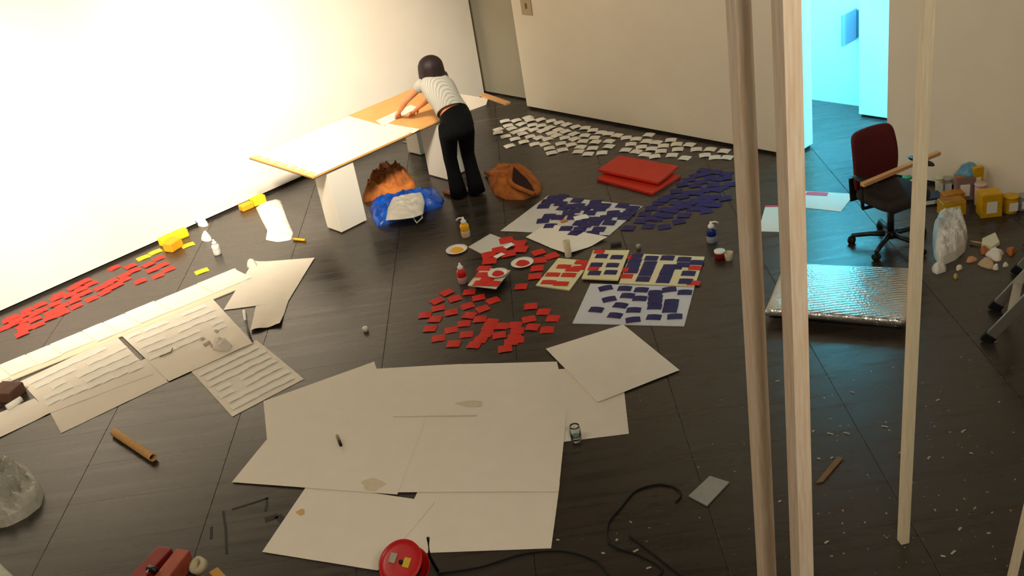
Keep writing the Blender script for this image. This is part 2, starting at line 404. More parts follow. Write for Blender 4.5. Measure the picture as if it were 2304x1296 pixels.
# sheets on the left
L3 = [(430,836),(577,765),(684,853),(523,938)]
sheet('paper_sheet', L3, .001, PAPER, 'white sheet set with rows of white cards beside the foreground spread', 'paper')
L1b = [(100,905),(345,800),(378,860),(138,975)]
sheet('paper_sheet', L1b, .001, PAPER, 'blank white sheet under the left sheet of faint card rows', 'paper')
L1a = [(45,859),(262,757),(345,842),(112,930)]
sheet('paper_sheet', L1a, .0035, PAPER, 'white sheet with faint card rows lying below the long plank at far left', 'paper')
L2 = [(271,753),(476,670),(570,773),(380,858)]
sheet('paper_sheet', L2, .006, PAPER, 'white sheet with faint card rows and a crumpled stained right corner', 'paper', curl=lambda u, v: .02*max(0, u+v-1.35)*abs(math.sin(9*u+7*v)))
L5 = [(576,690),(650,676),(631,733),(564,748)]
sheet('paper_sheet', L5, .001, PAPER, 'small crumpled stained sheet tucked under the tilted white sheet', 'paper', wr=.006, curl=lambda u, v: .05*max(0, v-.55)*(.6+.4*math.sin(8*u)))
L4 = [(572,591),(708,580),(648,679),(503,698)]
sheet('paper_sheet', L4, .004, PAPER, 'plain white sheet beyond the end of the long plank', 'paper', wr=.002, curl=lambda u, v: .03*max(0, .15-u)*4*(1-v))
L6 = [(-60,955),(78,898),(118,928),(-30,1000)]
sheet('paper_sheet', L6, .0005, PAPER, 'crumpled stained white sheet at the left edge of the photo', 'paper', wr=.006)
def cardgrid(quad, nu, nv, z, u0, u1, v0, v1, label, group, skip=.0):
    q = [fp(a[0], a[1], z) for a in quad]
    for j in range(nv):
        for i in range(nu):
            if random.random() < skip: continue
            u = u0+(u1-u0)*(i+.5)/nu+random.uniform(-.012, .012)+(.03 if j % 2 else 0); v = v0+(v1-v0)*(j+.5)/nv+random.uniform(-.008, .008)
            p = q[0]*(1-u)*(1-v)+q[1]*u*(1-v)+q[2]*u*v+q[3]*(1-u)*v
            e = q[1]-q[0]
            card('white_card', CARD_W, 0, 0, 0, z, label, 'card', group, L=.125, Wd=.07, arch=.0045, pos=p, ang=math.atan2(e.y, e.x)+random.uniform(-.06, .06))
cardgrid(L3, 5, 7, .0045, .06, .92, .06, .94, 'white card in the rows on the white sheet beside the foreground spread', 'white cards on the small sheet', .05)
cardgrid(L1a, 7, 5, .007, .04, .96, .04, .85, 'white card in the faint rows on the far left sheet below the plank', 'white cards on the far left sheet', .12)
cardgrid(L2, 6, 5, .0095, .04, .9, .04, .62, 'white card in the faint rows on the sheet with a crumpled corner', 'white cards on the crumpled cornered sheet', .12)

# long plank with white papers
PL = [(-120,872),(530,603),(545,646),(-90,902)]
zq = .012
q = [fp(a[0], a[1], zq) for a in PL]
mb = MB().loft([[(v.x, v.y, .0) for v in q], [(v.x, v.y, zq) for v in q]])
tag(setorigin(mb.build('long_plank', WOODP, bevel=.003), (q[0]+q[2])/2*1), 'long pale wooden plank on the floor covered with white papers', 'plank')
eu = (q[1]-q[0]); Lp = eu.length; eu.normalize(); ev = (q[3]-q[0]); Wp = ev.length; ev.normalize()
s = .25; k = 0
while s < Lp-.1:
    wd = random.choice((.2, .21, .24, .3)); big = s > Lp*.62
    if big: wd = .42
    wd = min(wd, Lp-s-.01)
    a0 = q[0]+eu*s-ev*random.uniform(-.01, .015); 
    dep = Wp*(random.uniform(.96, 1.0) if s > Lp*.35 else random.uniform(.8, .92))
    pts = [a0, a0+eu*(wd-.012), a0+eu*(wd-.012)+ev*dep, a0+ev*dep]
    sheet('white_paper', None, zq+.0008, CARD_W, 'white paper laid across the long pale plank', 'paper', 'white papers on the plank', wr=.003, nu=4, nv=4, pts=pts)
    s += wd; k += 1

# ------------------------------------------------------------------ painted boards in the middle
def boardq(px, h, m_, name, label, cat, z0=0.0, bevel=.0):
    q = [fp(a[0], a[1], z0+h) for a in px]
    mb = MB().loft([[(v.x, v.y, z0) for v in q], [(v.x, v.y, z0+h) for v in q]])
    return tag(setorigin(mb.build(name, m_, bevel=bevel), sum(q, Vector())/4), label, cat)
# A cream board with six blue cards, B cream board in stripes, C white board
c8 = lambda pts: crops(pts, 1280, 540, 6.17)
boardq(c8([(175,530),(340,140),(840,140),(680,555)]), .012, CREAM, 'cream_board', 'small cream board holding six blue cards in two columns', 'board', z0=.014)
boardq(c8([(692,600),(862,185),(1885,232),(1745,640)]), .010, CREAM, 'cream_board', 'wide cream board striped with columns of dark blue cards', 'board')
boardq(c8([(50,1155),(300,604),(1742,656),(1600,1195)]), .006, mat('white_board', srgb(206, 206, 210), .5), 'white_board', 'white board with scattered dark blue cards below the cream boards', 'board')
for q_ in c8([(455,225),(665,240),(380,345),(605,350),(355,460),(580,450)]):
    card('blue_card', CARD_B, q_[0], q_[1], .02, .0275, 'dark blue card on the small cream board of two columns', 'card', 'blue cards on the small cream board', L=.112, Wd=.075)
for q_ in c8([(340,400),(420,165)]):
    card('red_card', CARD_R, q_[0], q_[1], .02, .0275, 'red card at the left side of the small cream board', 'card', 'red cards on the small cream board', L=.1, Wd=.06)
for q_ in c8([(935,225),(915,295),(890,365),(870,430),(1145,255),(1125,330),(1095,400),(1065,470),(1030,545),(1370,250),(1395,375),(1360,440),(1335,510),(1310,565),(1600,270),(1585,345),(1480,375),(1660,465),(1620,575),(1775,315)]):
    card('blue_card', CARD_B, q_[0], q_[1], .03, .0105+random.uniform(0, .002), 'dark blue card in the columns of the wide striped cream board', 'card', 'blue cards on the striped board', L=.118, Wd=.085)
for q_ in c8([(1750,390),(845,240),(800,420),(800,505),(1735,600)]):
    card('red_card', CARD_R, q_[0], q_[1], .03, .0103, 'red card showing among the blue columns of the striped cream board', 'card', 'red cards on the striped board', L=.11, Wd=.075)
for q_ in c8([(510,670,-.2),(775,675,.03),(1005,695,.03),(815,775,.05),(985,815,.03),(1200,735,0),(1395,690,-.12),(1610,730,0),(560,825,-.2),(715,910,.12),(380,970,.08),(640,1050,.1),(900,975,0),(890,1110,-.12),(1200,800,0),(1195,860,0),(1190,930,0),(1180,1075,.03),(1425,860,0),(1415,920,0),(1400,975,0),(1470,1065,-.05)]):
    card('blue_card', CARD_B, q_[0], q_[1], q_[2], .0068+random.uniform(0, .002), 'dark blue card scattered on the white board below the cream boards', 'card', 'blue cards on the white board', L=.118, Wd=.078, arch=.006)

# sheet covered with blue cards
c3 = lambda pts: crops(pts, 1120, 420, 6.776)
sheet('paper_sheet', c3([(35,680),(770,135),(2210,300),(1700,745)]), .001, mat('grey_paper', srgb(214, 208, 198), .65, 6, .03), 'grey white sheet covered with blue painted cards', 'paper', wr=.0015)
sheet('paper_sheet', c3([(430,775),(760,560),(1680,800),(1080,1060)]), .0035, PAPER, 'crumpled white sheet sticking out below the blue covered sheet', 'paper', wr=.004, curl=lambda u, v: .05*max(0, v-.6)*(.5+.5*math.sin(7*u+1)))
for q_ in c3([(700,300),(760,225),(840,170),(900,220),(980,150),(960,260),(1000,330),(1120,300),(1210,210),(1230,290),(1170,370),(1490,240),(1620,290),(1560,340),(1400,400),(1440,300),(1900,290),(2060,330),(2000,400),(1850,430),(1760,400),(1930,470),(690,520),(780,450),(920,470),(800,600),(1040,640),(1150,470),(1250,560),(1380,500),(1330,590),(1250,650),(1180,710),(1520,500),(1470,560),(1700,550),(1540,650),(1450,710),(1340,770),(1650,470),(1080,400),(1330,330)]):
    card('blue_card', CARD_B, q_[0], q_[1], .02+random.uniform(-.1, .1), .0062+random.uniform(0, .004), 'blue card pasted over the grey white sheet', 'card', 'blue cards on the grey white sheet', L=.125, Wd=.1)
card('white_card', CARD_W, 1120+1270/6.776, 420+470/6.776, -.2, .012, 'single white card among the blue cards on the grey white sheet', 'card', None, L=.14, Wd=.1)
card('orange_card', mat('orange_card', srgb(206, 120, 40), .6), 1120+1010/6.776, 420+520/6.776, -.3, .012, 'tiny orange scrap among the blue cards on the grey white sheet', 'scrap', None, L=.07, Wd=.05)

# red group
c7 = lambda pts: crops(pts, 1000, 500, 6.4)
boardq(c7([(340,355),(660,165),(1010,300),(570,470)]), .004, mat('grey_sheet', srgb(204, 200, 192), .6), 'white_board', 'pale sheet partly covered by red cards beside the yellow paint plate', 'board')
for q_ in c7([(890,260,-.2),(1070,310,0),(1095,390,0),(920,455,-.2),(790,400,-.2),(640,470,-.2),(650,560,-.1)]):
    card('red_card', CARD_R, q_[0], q_[1], q_[2], .0048+random.uniform(0, .003), 'red card heaped on the pale sheet beside the yellow paint plate', 'card', 'red cards on the pale sheet', L=.135, Wd=.125)
for q_ in c7([(930,340),(790,480)]):
    card('white_scrap', CARD_W, q_[0], q_[1], -.5, .011, 'torn white scrap among the red cards on the pale sheet', 'scrap', 'torn white scraps', L=.1, Wd=.06)
# raised tray
q_ = c7([(335,905),(545,650),(950,690),(740,955)])
t = tag(empty('drying_tray', sum([fp(a[0], a[1]) for a in q_], Vector())/4), 'white drying tray raised off the floor and smeared with red', 'tray')
def childq(name, px, z0, z1, m_, par):
    q = [fp(a[0], a[1], z1) for a in px]
    o = MB().loft([[(v.x, v.y, z0) for v in q], [(v.x, v.y, z1) for v in q]]).build(name, m_, par)
    o.matrix_parent_inverse = Matrix.Translation(-Vector(par.location)); return o
childq('tray_top', q_, .055, .063, mat('cream_tray', srgb(222, 210, 186), .5), t)
childq('tray_foot', c7([(420,850),(560,690),(860,720),(700,880)]), .0, .055, BLACK, t)
for a in ((570,665,0),(545,760,.0),(610,830,.03),(700,885,.03),(520,880,.03)):
    q2 = c7([a])[0]
    card('red_card', CARD_R, q2[0], q2[1], q2[2], .0635+random.uniform(0, .003), 'red card lying on the raised white drying tray', 'card', 'red cards on the drying tray', L=.125, Wd=.09)
    
PLATE = mat('paper_plate', srgb(232, 226, 212), .45)
def plate(px, py, paint, label, r=.1, z=0.0):
    p = fp(px, py, z)
    t = tag(empty('paint_plate', p), label, 'plate')
    MB().lathe([(.0, .002), (r*.66, .002), (r*.78, .008), (r, .016), (r, .019), (r*.77, .012), (r*.64, .006), (0, .006)], 28, cap=False).build('dish', PLATE, t, smooth=True)
    dsh = t.children[0]
    mb = MB(); n = 20
    ring = [(r*.62*math.cos(a)*(1+.1*math.sin(3*a)), r*.62*math.sin(a)*(1+.12*math.cos(2*a)), .0) for a in [2*math.pi*k/n for k in range(n)]]
    mb.loft([[(x, y, .006) for x, y, _ in ring], [(x*.95, y*.95, .011) for x, y, _ in ring]])
    mb.build('paint_pool', paint, dsh)
    return t
PY = mat('yellow_paint', srgb(236, 170, 8), .25); PR = mat('red_paint', srgb(204, 26, 24), .3)
plate(1000+180/6.4, 500+410/6.4, PY, 'white plate holding yellow paint beside the yellow paint bottle', .105)
plate(1000+1125/6.4, 500+600/6.4, PR, 'white plate holding red paint in the middle of the red cards', .105)
plate(1000+770/6.4, 500+750/6.4, PR, 'white plate with red paint lying on the raised drying tray', .09, .067)
# cream sheet with red cards
boardq(c7([(1315,905),(1640,515),(2110,560),(1800,975)]), .012, CREAM, 'cream_board', 'cream board with red cards between the red paint plate and the blue boards', 'board')
for q2 in c7([(1980,580,.03),(2060,640,.03),(1720,640,.03),(1850,680,.03),(1560,755,.03),(1790,760,.03),(1500,865,.03),(1680,885,.03),(1940,660,0)]):
    card('red_card', CARD_R, q2[0], q2[1], q2[2], .0126+random.uniform(0, .003), 'red card on the cream board beside the blue boards', 'card', 'red cards on the cream board', L=.13, Wd=.07)

# stacked red panels
REDP = mat('red_panel', srgb(206, 44, 20), .5, 7, .08)
boardq([(1343,401),(1388,368),(1532,394),(1468,434)], .03, REDP, 'red_canvas', 'lower of the two stacked red canvases before the white cards', 'canvas', bevel=.004)
boardq([(1345,381),(1393,349),(1527,373),(1481,410)], .03, REDP, 'red_canvas', 'upper of the two stacked red canvases before the white cards', 'canvas', z0=.05, bevel=.004)
boardq([(1365,386),(1400,360),(1510,380),(1478,405)], .02, RUBBER, 'foam_spacer', 'dark spacer between the two stacked red canvases', 'spacer', z0=.03)

# ------------------------------------------------------------------ table with pedestals
TB = .70
t = tag(empty('work_table', (-9.27, 6.0, TB)), 'long tan board used as a table top on two white plinths', 'table')
MB().box(-.61, .61, -1.14, 1.14, -.018, 0).build('table_top', TAN, t, bevel=.002)
MB().box(-.61, .61, -1.14, 1.14, -.024, -.018).build('underlay', DARKGAP, t)
o = MB().box(-.6, .6, -1.145, -1.125, .0005, .004).build('tape_edge', mat('yellow_tape', srgb(240, 214, 120), .6, 20, .2), t)
PLM = mat('plinth_white', srgb(226, 218, 204), .6)
def plinth(x0, x1, y0, y1, h, label):
    t = tag(empty('plinth', ((x0+x1)/2, (y0+y1)/2, 0)), label, 'plinth')
    a, b_ = (x1-x0)/2, (y1-y0)/2
    MB().box(-a, a, -b_, b_, .012, h).build('plinth_box', PLM, t, bevel=.003)
    for sx in (-1, 1):
        for sy in (-1, 1):
            MB().box(sx*(a-.04)-.02, sx*(a-.04)+.02, sy*(b_-.04)-.02, sy*(b_-.04)+.02, 0, .012).build('foot', BLACK, t)
plinth(-8.93, -8.67, 5.03, 5.36, TB-.024, 'white rectangular plinth under the left end of the table')
plinth(-9.0, -8.68, 6.5, 6.8, TB-.024, 'white rectangular plinth under the right half of the table behind the person')
plinth(-9.82, -9.58, 5.62, 5.90, TB-.024, 'white rectangular plinth at the wall side of the table')
plinth(-9.82, -9.58, 6.86, 7.1, TB-.024, 'white rectangular plinth at the back corner of the table')
zt = TB+.0008
sheet('paper_sheet', None, zt, PAPER, 'large white sheet covering the left half of the table', 'paper', wr=.001, pts=[Vector((-9.86, 4.89, zt)), Vector((-8.665, 4.89, zt)), Vector((-8.665, 6.12, zt)), Vector((-9.86, 6.18, zt))])
sheet('paper_strip', [(845,280),(925,238),(943,245),(862,292)], zt+.001, PAPER, 'narrow white strip under the hand on the tan table board', 'paper', wr=.001, pts=[fp(*a, zt) for a in [(846,272),(925,236),(940,243),(862,284)]])
sheet('paper_strip', None, zt+.001, PAPER, 'white strip along the front edge of the tan table board', 'paper', wr=.001, pts=[fp(*a, zt) for a in [(868,278),(945,291),(930,300),(865,290)]])
sheet('paper_sheet', None, zt+.001, PAPER, 'white sheet at the far right end of the table', 'paper', wr=.001, pts=[fp(*a, zt) for a in [(1035,212),(1098,222),(1094,236),(1050,252)]])
# batten at the far end of the table
o = MB().bar(fp(1085,213,zt+.012), fp(1143,233,zt+.012), .07, .022).build('wood_offcut', OAK, bevel=.002)
tag(setorigin(o, fp(1115,223,zt+.002)), 'short brown batten poking off the far right end of the table', 'batten')
# yellow strips taped on the left end of the table
for k in range(7):
    u = .05+k*.14
    o = MB().box(-.055, .055, -.03, .03, 0, .006).build('tape_strip', mat('pale_yellow', srgb(240, 214, 130), .6))
    o.location = (-9.86+1.19*u+.05, 4.905, TB+.0045); o.rotation_euler = (0, 0, random.uniform(-.2, .2))
    tag(o, 'pale yellow tape piece along the left end of the table', 'tape', 'yellow tape pieces on the table end')
# scissors-like tool hanging under the table edge
c0 = fp(920, 320, 0)
t = tag(empty('scissors', fp(918,322,0)), 'small pair of scissors with orange handles on the floor under the table edge', 'scissors')
MB().box(-.09, .0, -.012, .012, .002, .008).build('blade', ALU, t)
MB().tube([(.0, 0, .01), (.03, .03, .01), (.08, .03, .01), (.09, .01, .01), (.05, 0, .01), (0, 0, .01)], .008, 6).build('handle', mat('orange_plastic', srgb(226, 120, 60), .5), t)
MB().tube([(.0, 0, .01), (.03, -.03, .01), (.08, -.03, .01), (.09, -.01, .01), (.05, 0, .01), (0, 0, .01)], .008, 6).build('handle', BLACK, t)

# ------------------------------------------------------------------ person
SKIN = mat('skin', srgb(214, 140, 92), .5, 8, .03)
person = tag(empty('person', (-8.18, 6.36, 0)), 'person with dark bobbed hair in grey striped top and black trousers leaning over the table', 'person')
def pch(o): o.parent = person; o.matrix_parent_inverse = Matrix.Translation(-Vector(person.location)); return o
def skinmesh(name, pts, edges, rad, m_, root=0, sub=2):
    me = D.meshes.new(name); me.from_pydata([tuple(p) for p in pts], edges, []); me.materials.append(m_)
    o = D.objects.new(name, me); C.objects.link(o)
    md = o.modifiers.new('skin', 'SKIN'); md.use_smooth_shade = True; md.branch_smoothing = .3
    for i, r in enumerate(rad):
        sv = me.skin_vertices[0].data[i]; sv.radius = (r, r) if not isinstance(r, tuple) else r; sv.use_root = (i == root)
    s_ = o.modifiers.new('sub', 'SUBSURF'); s_.levels = sub; s_.render_levels = sub
    return o
pel = Vector((-8.12, 6.335, .90)); chest = Vector((-8.40, 6.415, 1.10)); nb = Vector((-8.53, 6.47, 1.225)); head = Vector((-8.545, 6.455, 1.325))
hipL = fp(1007, 290, .84); hipR = fp(1045, 278, .84)
knL = fp(1013, 356, .46); knR = fp(1052, 345, .46)
anL = fp(1030, 426, .09); anR = fp(1071, 420, .09)
shL = Vector((-8.55, 6.315, 1.185)); shR = Vector((-8.585, 6.63, 1.17))
hand = fp(897, 254, .775); elL = Vector((-8.83, 6.27, .985))
wrL = elL+(hand-elL)*.86
elR = Vector((-8.80, 6.60, .93)); wrR = Vector((-8.98, 6.52, .80))
P = []; E = []; Rr = []
def V_(p, r, par=None):
    P.append(Vector(p)); Rr.append(r)
    if par is not None: E.append((par, len(P)-1))
    return len(P)-1
i0 = V_(pel+Vector((-.03, 0, 0)), .085)
i1 = V_(pel.lerp(chest, .5), .118, i0); i2 = V_(chest, .12, i1); i3 = V_(nb, .062, i2); i4 = V_(nb.lerp(head, .45), .05, i3)
i5 = V_(head+Vector((-.01, 0, -.01)), .085, i4); i6 = V_(head+Vector((-.005, 0, .06)), .075, i5)
V_(head+Vector((-.098, -.01, -.015)), .016, i5)          # nose
for sh, el, wr, sgn in ((shL, elL, wrL, -1), (shR, elR, wrR, 1)):
    a = V_(sh, .052, i2); b_ = V_(sh.lerp(el, .55), .042, a); c_ = V_(el, .036, b_); d_ = V_(el.lerp(wr, .4), .036, c_); e_ = V_(wr, .024, d_)
    fw = (wr-el).normalized(); side = Vector((0, 1, 0)); dn = Vector((0, 0, -1))
    pm = V_(wr+fw*.05+dn*.005, .03, e_)
    for k, off in enumerate((-.030, -.010, .010, .028)):
        L_ = (.07, .08, .075, .058)[k]
        f0 = V_(wr+fw*.085+side*off*1.0, .0105, pm); f1 = V_(wr+fw*(.085+L_*.5)+side*off*1.25+dn*.018, .0092, f0); V_(wr+fw*(.085+L_*.8)+side*off*1.3+dn*.05, .008, f1)
    t0 = V_(wr+fw*.045+side*(-sgn)*(-.038)+dn*.012, .0115, pm); V_(wr+fw*.085+side*sgn*.05+dn*.035, .009, t0)
for hp, kn, an in ((hipL, knL, anL), (hipR, knR, anR)):
    a = V_(hp+Vector((-.02, 0, -.05)), .05, i0); b_ = V_(kn, .055, a); c_ = V_(kn.lerp(an, .4), .052, b_); d_ = V_(an, .034, c_)
    e_ = V_(an+Vector((-.06, 0, -.045)), .036, d_); V_(an+Vector((-.15, 0, -.062)), .03, e_); V_(an+Vector((.035, 0, -.05)), .034, d_)
pch(skinmesh('body', P, E, Rr, SKIN))
# trousers, one surface with flared hems
TRM = mat('black_trousers', srgb(8, 8, 11), .85, spec=.2)
def lring(c_, ax_, rw, rd, n=20):
    ax_ = ax_.normalized(); s_ = Vector((.2, 1, 0)); s_ = (s_-ax_*s_.dot(ax_)).normalized(); f_ = ax_.cross(s_)
    return [c_+s_*rw*math.cos(2*math.pi*k/n)+f_*rd*math.sin(2*math.pi*k/n) for k in range(n)]
hm = (hipL+hipR)/2; axp = (chest-pel).normalized()
tro = MB()
tro.loft([lring(pel+axp*.012, axp, .155, .128), lring(pel+axp*.02, axp, .166, .138), lring(pel-Vector((0, 0, .03)), Vector((-.25, 0, 1)), .174, .142), lring(hm+Vector((.02, 0, -.01)), Vector((0, 0, 1)), .178, .150), lring(hm+Vector((0, 0, -.1)), Vector((0, 0, 1)), .165, .115), lring(hm+Vector((0, 0, -.13)), Vector((0, 0, 1)), .1, .06)])
for hp, kn, an in ((hipL, knL, anL), (hipR, knR, anR)):
    up_ = hp-kn
    tro.loft([lring(hp, up_, .088, .11), lring(hp.lerp(kn, .25), up_, .093, .108), lring(hp.lerp(kn, .6), up_, .082, .09), lring(kn, kn-an, .072, .078), lring(kn.lerp(an, .4), kn-an, .07, .078), lring(kn.lerp(an, .8), kn-an, .08, .092), lring(an+Vector((0, 0, -.06)), kn-an, .088, .105)])
pch(tro.build('trousers', TRM, smooth=True))
# top: lofted rings from hem to neckline
SHM = D.materials.new('grey_striped_top'); SHM.use_nodes = True
nt = SHM.node_tree; b = nt.nodes['Principled BSDF']; b.inputs['Roughness'].default_value = .8
tc = nt.nodes.new('ShaderNodeTexCoord'); wv = nt.nodes.new('ShaderNodeTexWave'); wv.inputs['Scale'].default_value = 22; wv.inputs['Distortion'].default_value = 1.5; wv.inputs['Detail'].default_value = 2
mpn = nt.nodes.new('ShaderNodeMapping'); mpn.inputs['Rotation'].default_value = (0, math.radians(38), 0)
nt.links.new(tc.outputs['Object'], mpn.inputs[0]); nt.links.new(mpn.outputs[0], wv.inputs[0])
rp = nt.nodes.new('ShaderNodeValToRGB'); rp.color_ramp.elements[0].color = srgb(150, 146, 134); rp.color_ramp.elements[1].color = srgb(188, 184, 172); rp.color_ramp.elements[1].position = .45
nt.links.new(wv.outputs['Color'], rp.inputs[0]); nt.links.new(rp.outputs[0], b.inputs['Base Color'])
lat = (shR-shL).normalized()
def ring(c_, ax, rw, rd, n=24):
    ax = ax.normalized(); s_ = (lat-ax*lat.dot(ax)).normalized(); f_ = ax.cross(s_)
    return [c_+s_*rw*math.cos(2*math.pi*k/n)+f_*rd*math.sin(2*math.pi*k/n) for k in range(n)]
ax = chest-pel
hem = pel+ax.normalized()*.062
rr_ = [ring(hem, ax, 0.190, .125), ring(pel.lerp(chest, .38), ax, 0.178, .122), ring(pel.lerp(chest, .62), ax, 0.175, .124), ring(pel.lerp(chest, .9), ax, 0.197, .126),
       ring(chest.lerp(nb, .35), nb-chest, 0.208, .118), ring(chest.lerp(nb, .62), nb-chest, 0.201, .10), ring(chest.lerp(nb, .85), nb-chest, 0.150, .085), ring(nb, nb-chest, 0.094, .072), ring(nb+Vector((-.01, 0, .02)), nb-chest, 0.073, .06)]
inner = [[c2+(p_-c2)*.95 for p_ in r_] for r_ in (rr_[0],) for c2 in (sum(rr_[0], Vector())/24,)]
pch(MB().loft([inner[0]]+rr_, cap=False).build('striped_top', SHM, smooth=True, sub=1))
# cap sleeves
for sh, el in ((shL, elL), (shR, elR)):
    d_ = (el-sh).normalized(); st = sh-d_*.02
    rs = []
    for u, r_ in ((-.045, .04), (-.02, .062), (.03, .064), (.07, .06)):
        a_ = d_.cross(Vector((0, 0, 1))).normalized(); b2 = a_.cross(d_)
        rs.append([sh+d_*u+r_*(math.cos(2*math.pi*k/14)*a_+math.sin(2*math.pi*k/14)*b2) for k in range(14)])
    pch(MB().loft(rs, cap=False).build('sleeve', SHM, smooth=True))
# hair: bob as a shaped shell
HAIR = mat('dark_hair', srgb(38, 18, 16), .62, 30, .25, stretch=(6, 6, 1))
mb = MB(); rs = []
nl, nk = 14, 28
for i in range(nl+1):
    u = i/nl
    rg = []
    for k in range(nk):
        a = 2*math.pi*k/nk
        fx = math.cos(a); fy = math.sin(a)           # +x is the back of the head
        back = .5+.5*fx
        if u < .55:
            th = u/.55*math.pi/2; r0 = math.sin(th); z = .118*math.cos(th)
        else:
            v = (u-.55)/.45; r0 = 1+.10*v-.10*v*v*(.4+.6*back); z = -v*((.165+.012*math.sin(4*a+2)+.02*fy*-1) if fx > -.5 else .03)
        r0 *= 1+.025*math.sin(9*a)*min(1, u*1.5)
        x = fx*r0*.125; y = fy*r0*.140
        if fx < -.5 and u > .42: x = max(x, -.080)
        rg.append(head+Vector((x+.014, y, z+.01)))
    rs.append(rg)
pch(mb.loft(rs, cap=False).build('hair', HAIR, smooth=True, sub=1))
mb = MB().lathe([(0, -.085), (.07, -.08), (.088, -.02), (.08, .04), (.0, .06)], 16, Matrix.Translation(head+Vector((.018, 0, -.02))))
pch(mb.build('under_hair', HAIR, smooth=True))
EYE = mat('eye_dark', srgb(30, 20, 18), .3)
for sy in (-1, 1):
    pch(MB().lathe([(0, -.009), (.008, -.005), (.01, 0), (.008, .005), (0, .009)], 10, Matrix.Translation(head+Vector((-.088, sy*.032, .005)))).build('eye', EYE, smooth=True))
    pch(MB().lathe([(0, -.03), (.012, -.02), (.016, 0), (.012, .02), (0, .03)], 10, Matrix.Translation(head+Vector((-.01, sy*.088, -.01)))).build('ear', SKIN, smooth=True))
pch(MB().box(-.004, .004, -.022, .022, -.004, .004, Matrix.Translation(head+Vector((-.086, 0, -.055)))).build('mouth', mat('lips', srgb(170, 80, 70), .5)))
for an in (anL, anR):
    c_ = Vector((an.x-.05, an.y, 0))
    rs = []
    for u in range(9):
        x = .06-.24*u/8; wv_ = .036+.012*math.sin(math.pi*u/8); hh = .07-.03*(u/8)
        rs.append([c_+Vector((x, wv_*math.cos(a), max(0, hh/2+hh/2*math.sin(a)))) for a in [2*math.pi*k/12 for k in range(12)]])
    pch(MB().loft(rs).build('shoe', mat('tan_sandal', srgb(120, 66, 44), .6), smooth=True))
# cutter in the hand
o = MB().bar(hand+Vector((-.02, -.02, -.01)), hand+Vector((.02, .015, .05)), .014, .018).build('paper_cutter', WPLAST, bevel=.003)
tag(setorigin(o, hand), 'white paper cutter held in the hand over the tan board', 'cutter')

# ------------------------------------------------------------------ battens standing in the foreground
def post(name, base, s, rz, h, m_, label, top_shift=(0, 0)):
    M = Matrix.Translation(base) @ Matrix.Rotation(rz, 4, 'Z')
    vs0 = [M @ Vector((x, y, 0)) for x, y in ((-s/2, -s/2), (s/2, -s/2), (s/2, s/2), (-s/2, s/2))]
    vs1 = [v+Vector((top_shift[0], top_shift[1], h)) for v in vs0]
    o = MB().loft([vs0, vs1]).build(name, m_, bevel=.0015)
    tag(setorigin(o, base), label, 'batten', 'upright battens in the foreground')
    return o
post('timber_batten', Vector((-1.935, 2.681, 0)), .058, math.radians(66), 5.4, WOOD, 'upright square timber batten, leftmost of the three, one face in grey shade')
post('timber_batten', Vector((-1.656, 2.516, 0)), .060, math.radians(67), 5.4, WOOD, 'upright square timber batten, middle and widest of the three')
post('timber_batten', Vector((-2.118, 4.215, 0)), .048, math.radians(56), 5.4, WOODP, 'upright pale timber batten on the right whose foot shows on the floor', (.05, .012))
o = MB().bar(fp(2268, 1340, .0)+Vector((0, 0, .02)), fp(2450, 560, 2.0), .05, .03).build('leaning_batten', WOODP, bevel=.0015)
tag(setorigin(o, fp(2268, 1340)), 'pale batten leaning out of the photo at the lower right corner', 'batten')

# ------------------------------------------------------------------ ladder
def ladder(A, B, lean, h, label):
    t = tag(empty('aluminium_ladder', (A+B)/2), label, 'ladder')
    off = -Vector(t.location)
    tops = []
    for f_ in (A, B):
        top = f_+Vector((lean[0], lean[1], h)); tops.append(top)
        MB().bar(f_+off+Vector((lean[0], lean[1], h))*.03, top+off, .072, .03, up=(B-A)).build('stile', ALU, t, bevel=.004)
        MB().bar(f_+off+Vector((0, 0, .0)), f_+off+Vector((lean[0], lean[1], h))*.035, .085, .042, up=(B-A)).build('rubber_foot', RUBBER, t, bevel=.006)
    for k in range(1, 7):
        u = k/7
        MB().bar(A.lerp(tops[0], u)+off, B.lerp(tops[1], u)+off, .06, .025).build('rung', ALU, t)
    for f_, tp in ((A, tops[0]), (B, tops[1])):
        MB().bar(tp+off, f_+off+Vector((lean[0]*2.1, lean[1]*2.1, .03)), .05, .025, up=(B-A)).build('rear_leg', ALU, t, bevel=.003)
    return t
ladder(Vector((-2.63, 6.35, .0)), Vector((-2.77, 6.78, .0)), (1.15, -.05), 1.9, 'aluminium stepladder with black rubber feet at the right edge, nearer the camera')
ladder(Vector((-2.86, 7.36, .0)), Vector((-2.95, 7.80, .0)), (1.15, .0), 1.9, 'aluminium stepladder with black rubber feet at the right edge, farther from the camera')

# ------------------------------------------------------------------ office chair
MAROON = mat('maroon_fabric', srgb(92, 16, 22), .8, 40, .12)
SEATF = mat('dark_seat_fabric', srgb(44, 36, 32), .85, 40, .12)
ch = tag(empty('office_chair', fp(2003, 549), math.radians(-20)), 'office chair with tall maroon backrest and black five star base', 'chair')
rs = []
for i in range(15):
    u = i/14; z = .46+.52*u
    xo = -.225-.055*u+.035*math.sin(math.pi*u)
    hw = .205+.022*math.sin(math.pi*u)
    ed = 1.0
    if u > .86: ed = math.sqrt(max(0, 1-((u-.86)/.14)**2))*.16+.84
    if u < .1: ed = .9+1.0*u
    th = .034*(1 if .06 < u < .94 else .55)
    rg = []
    for k in range(28):
        a = 2*math.pi*k/28; ca, sa = math.cos(a), math.sin(a)
        yy = hw*ed*math.copysign(abs(sa)**.6, sa)
        rg.append((xo+th*math.copysign(abs(ca)**.6, ca)+.05*(yy/hw)**2*.6, yy, z))
    rs.append(rg)
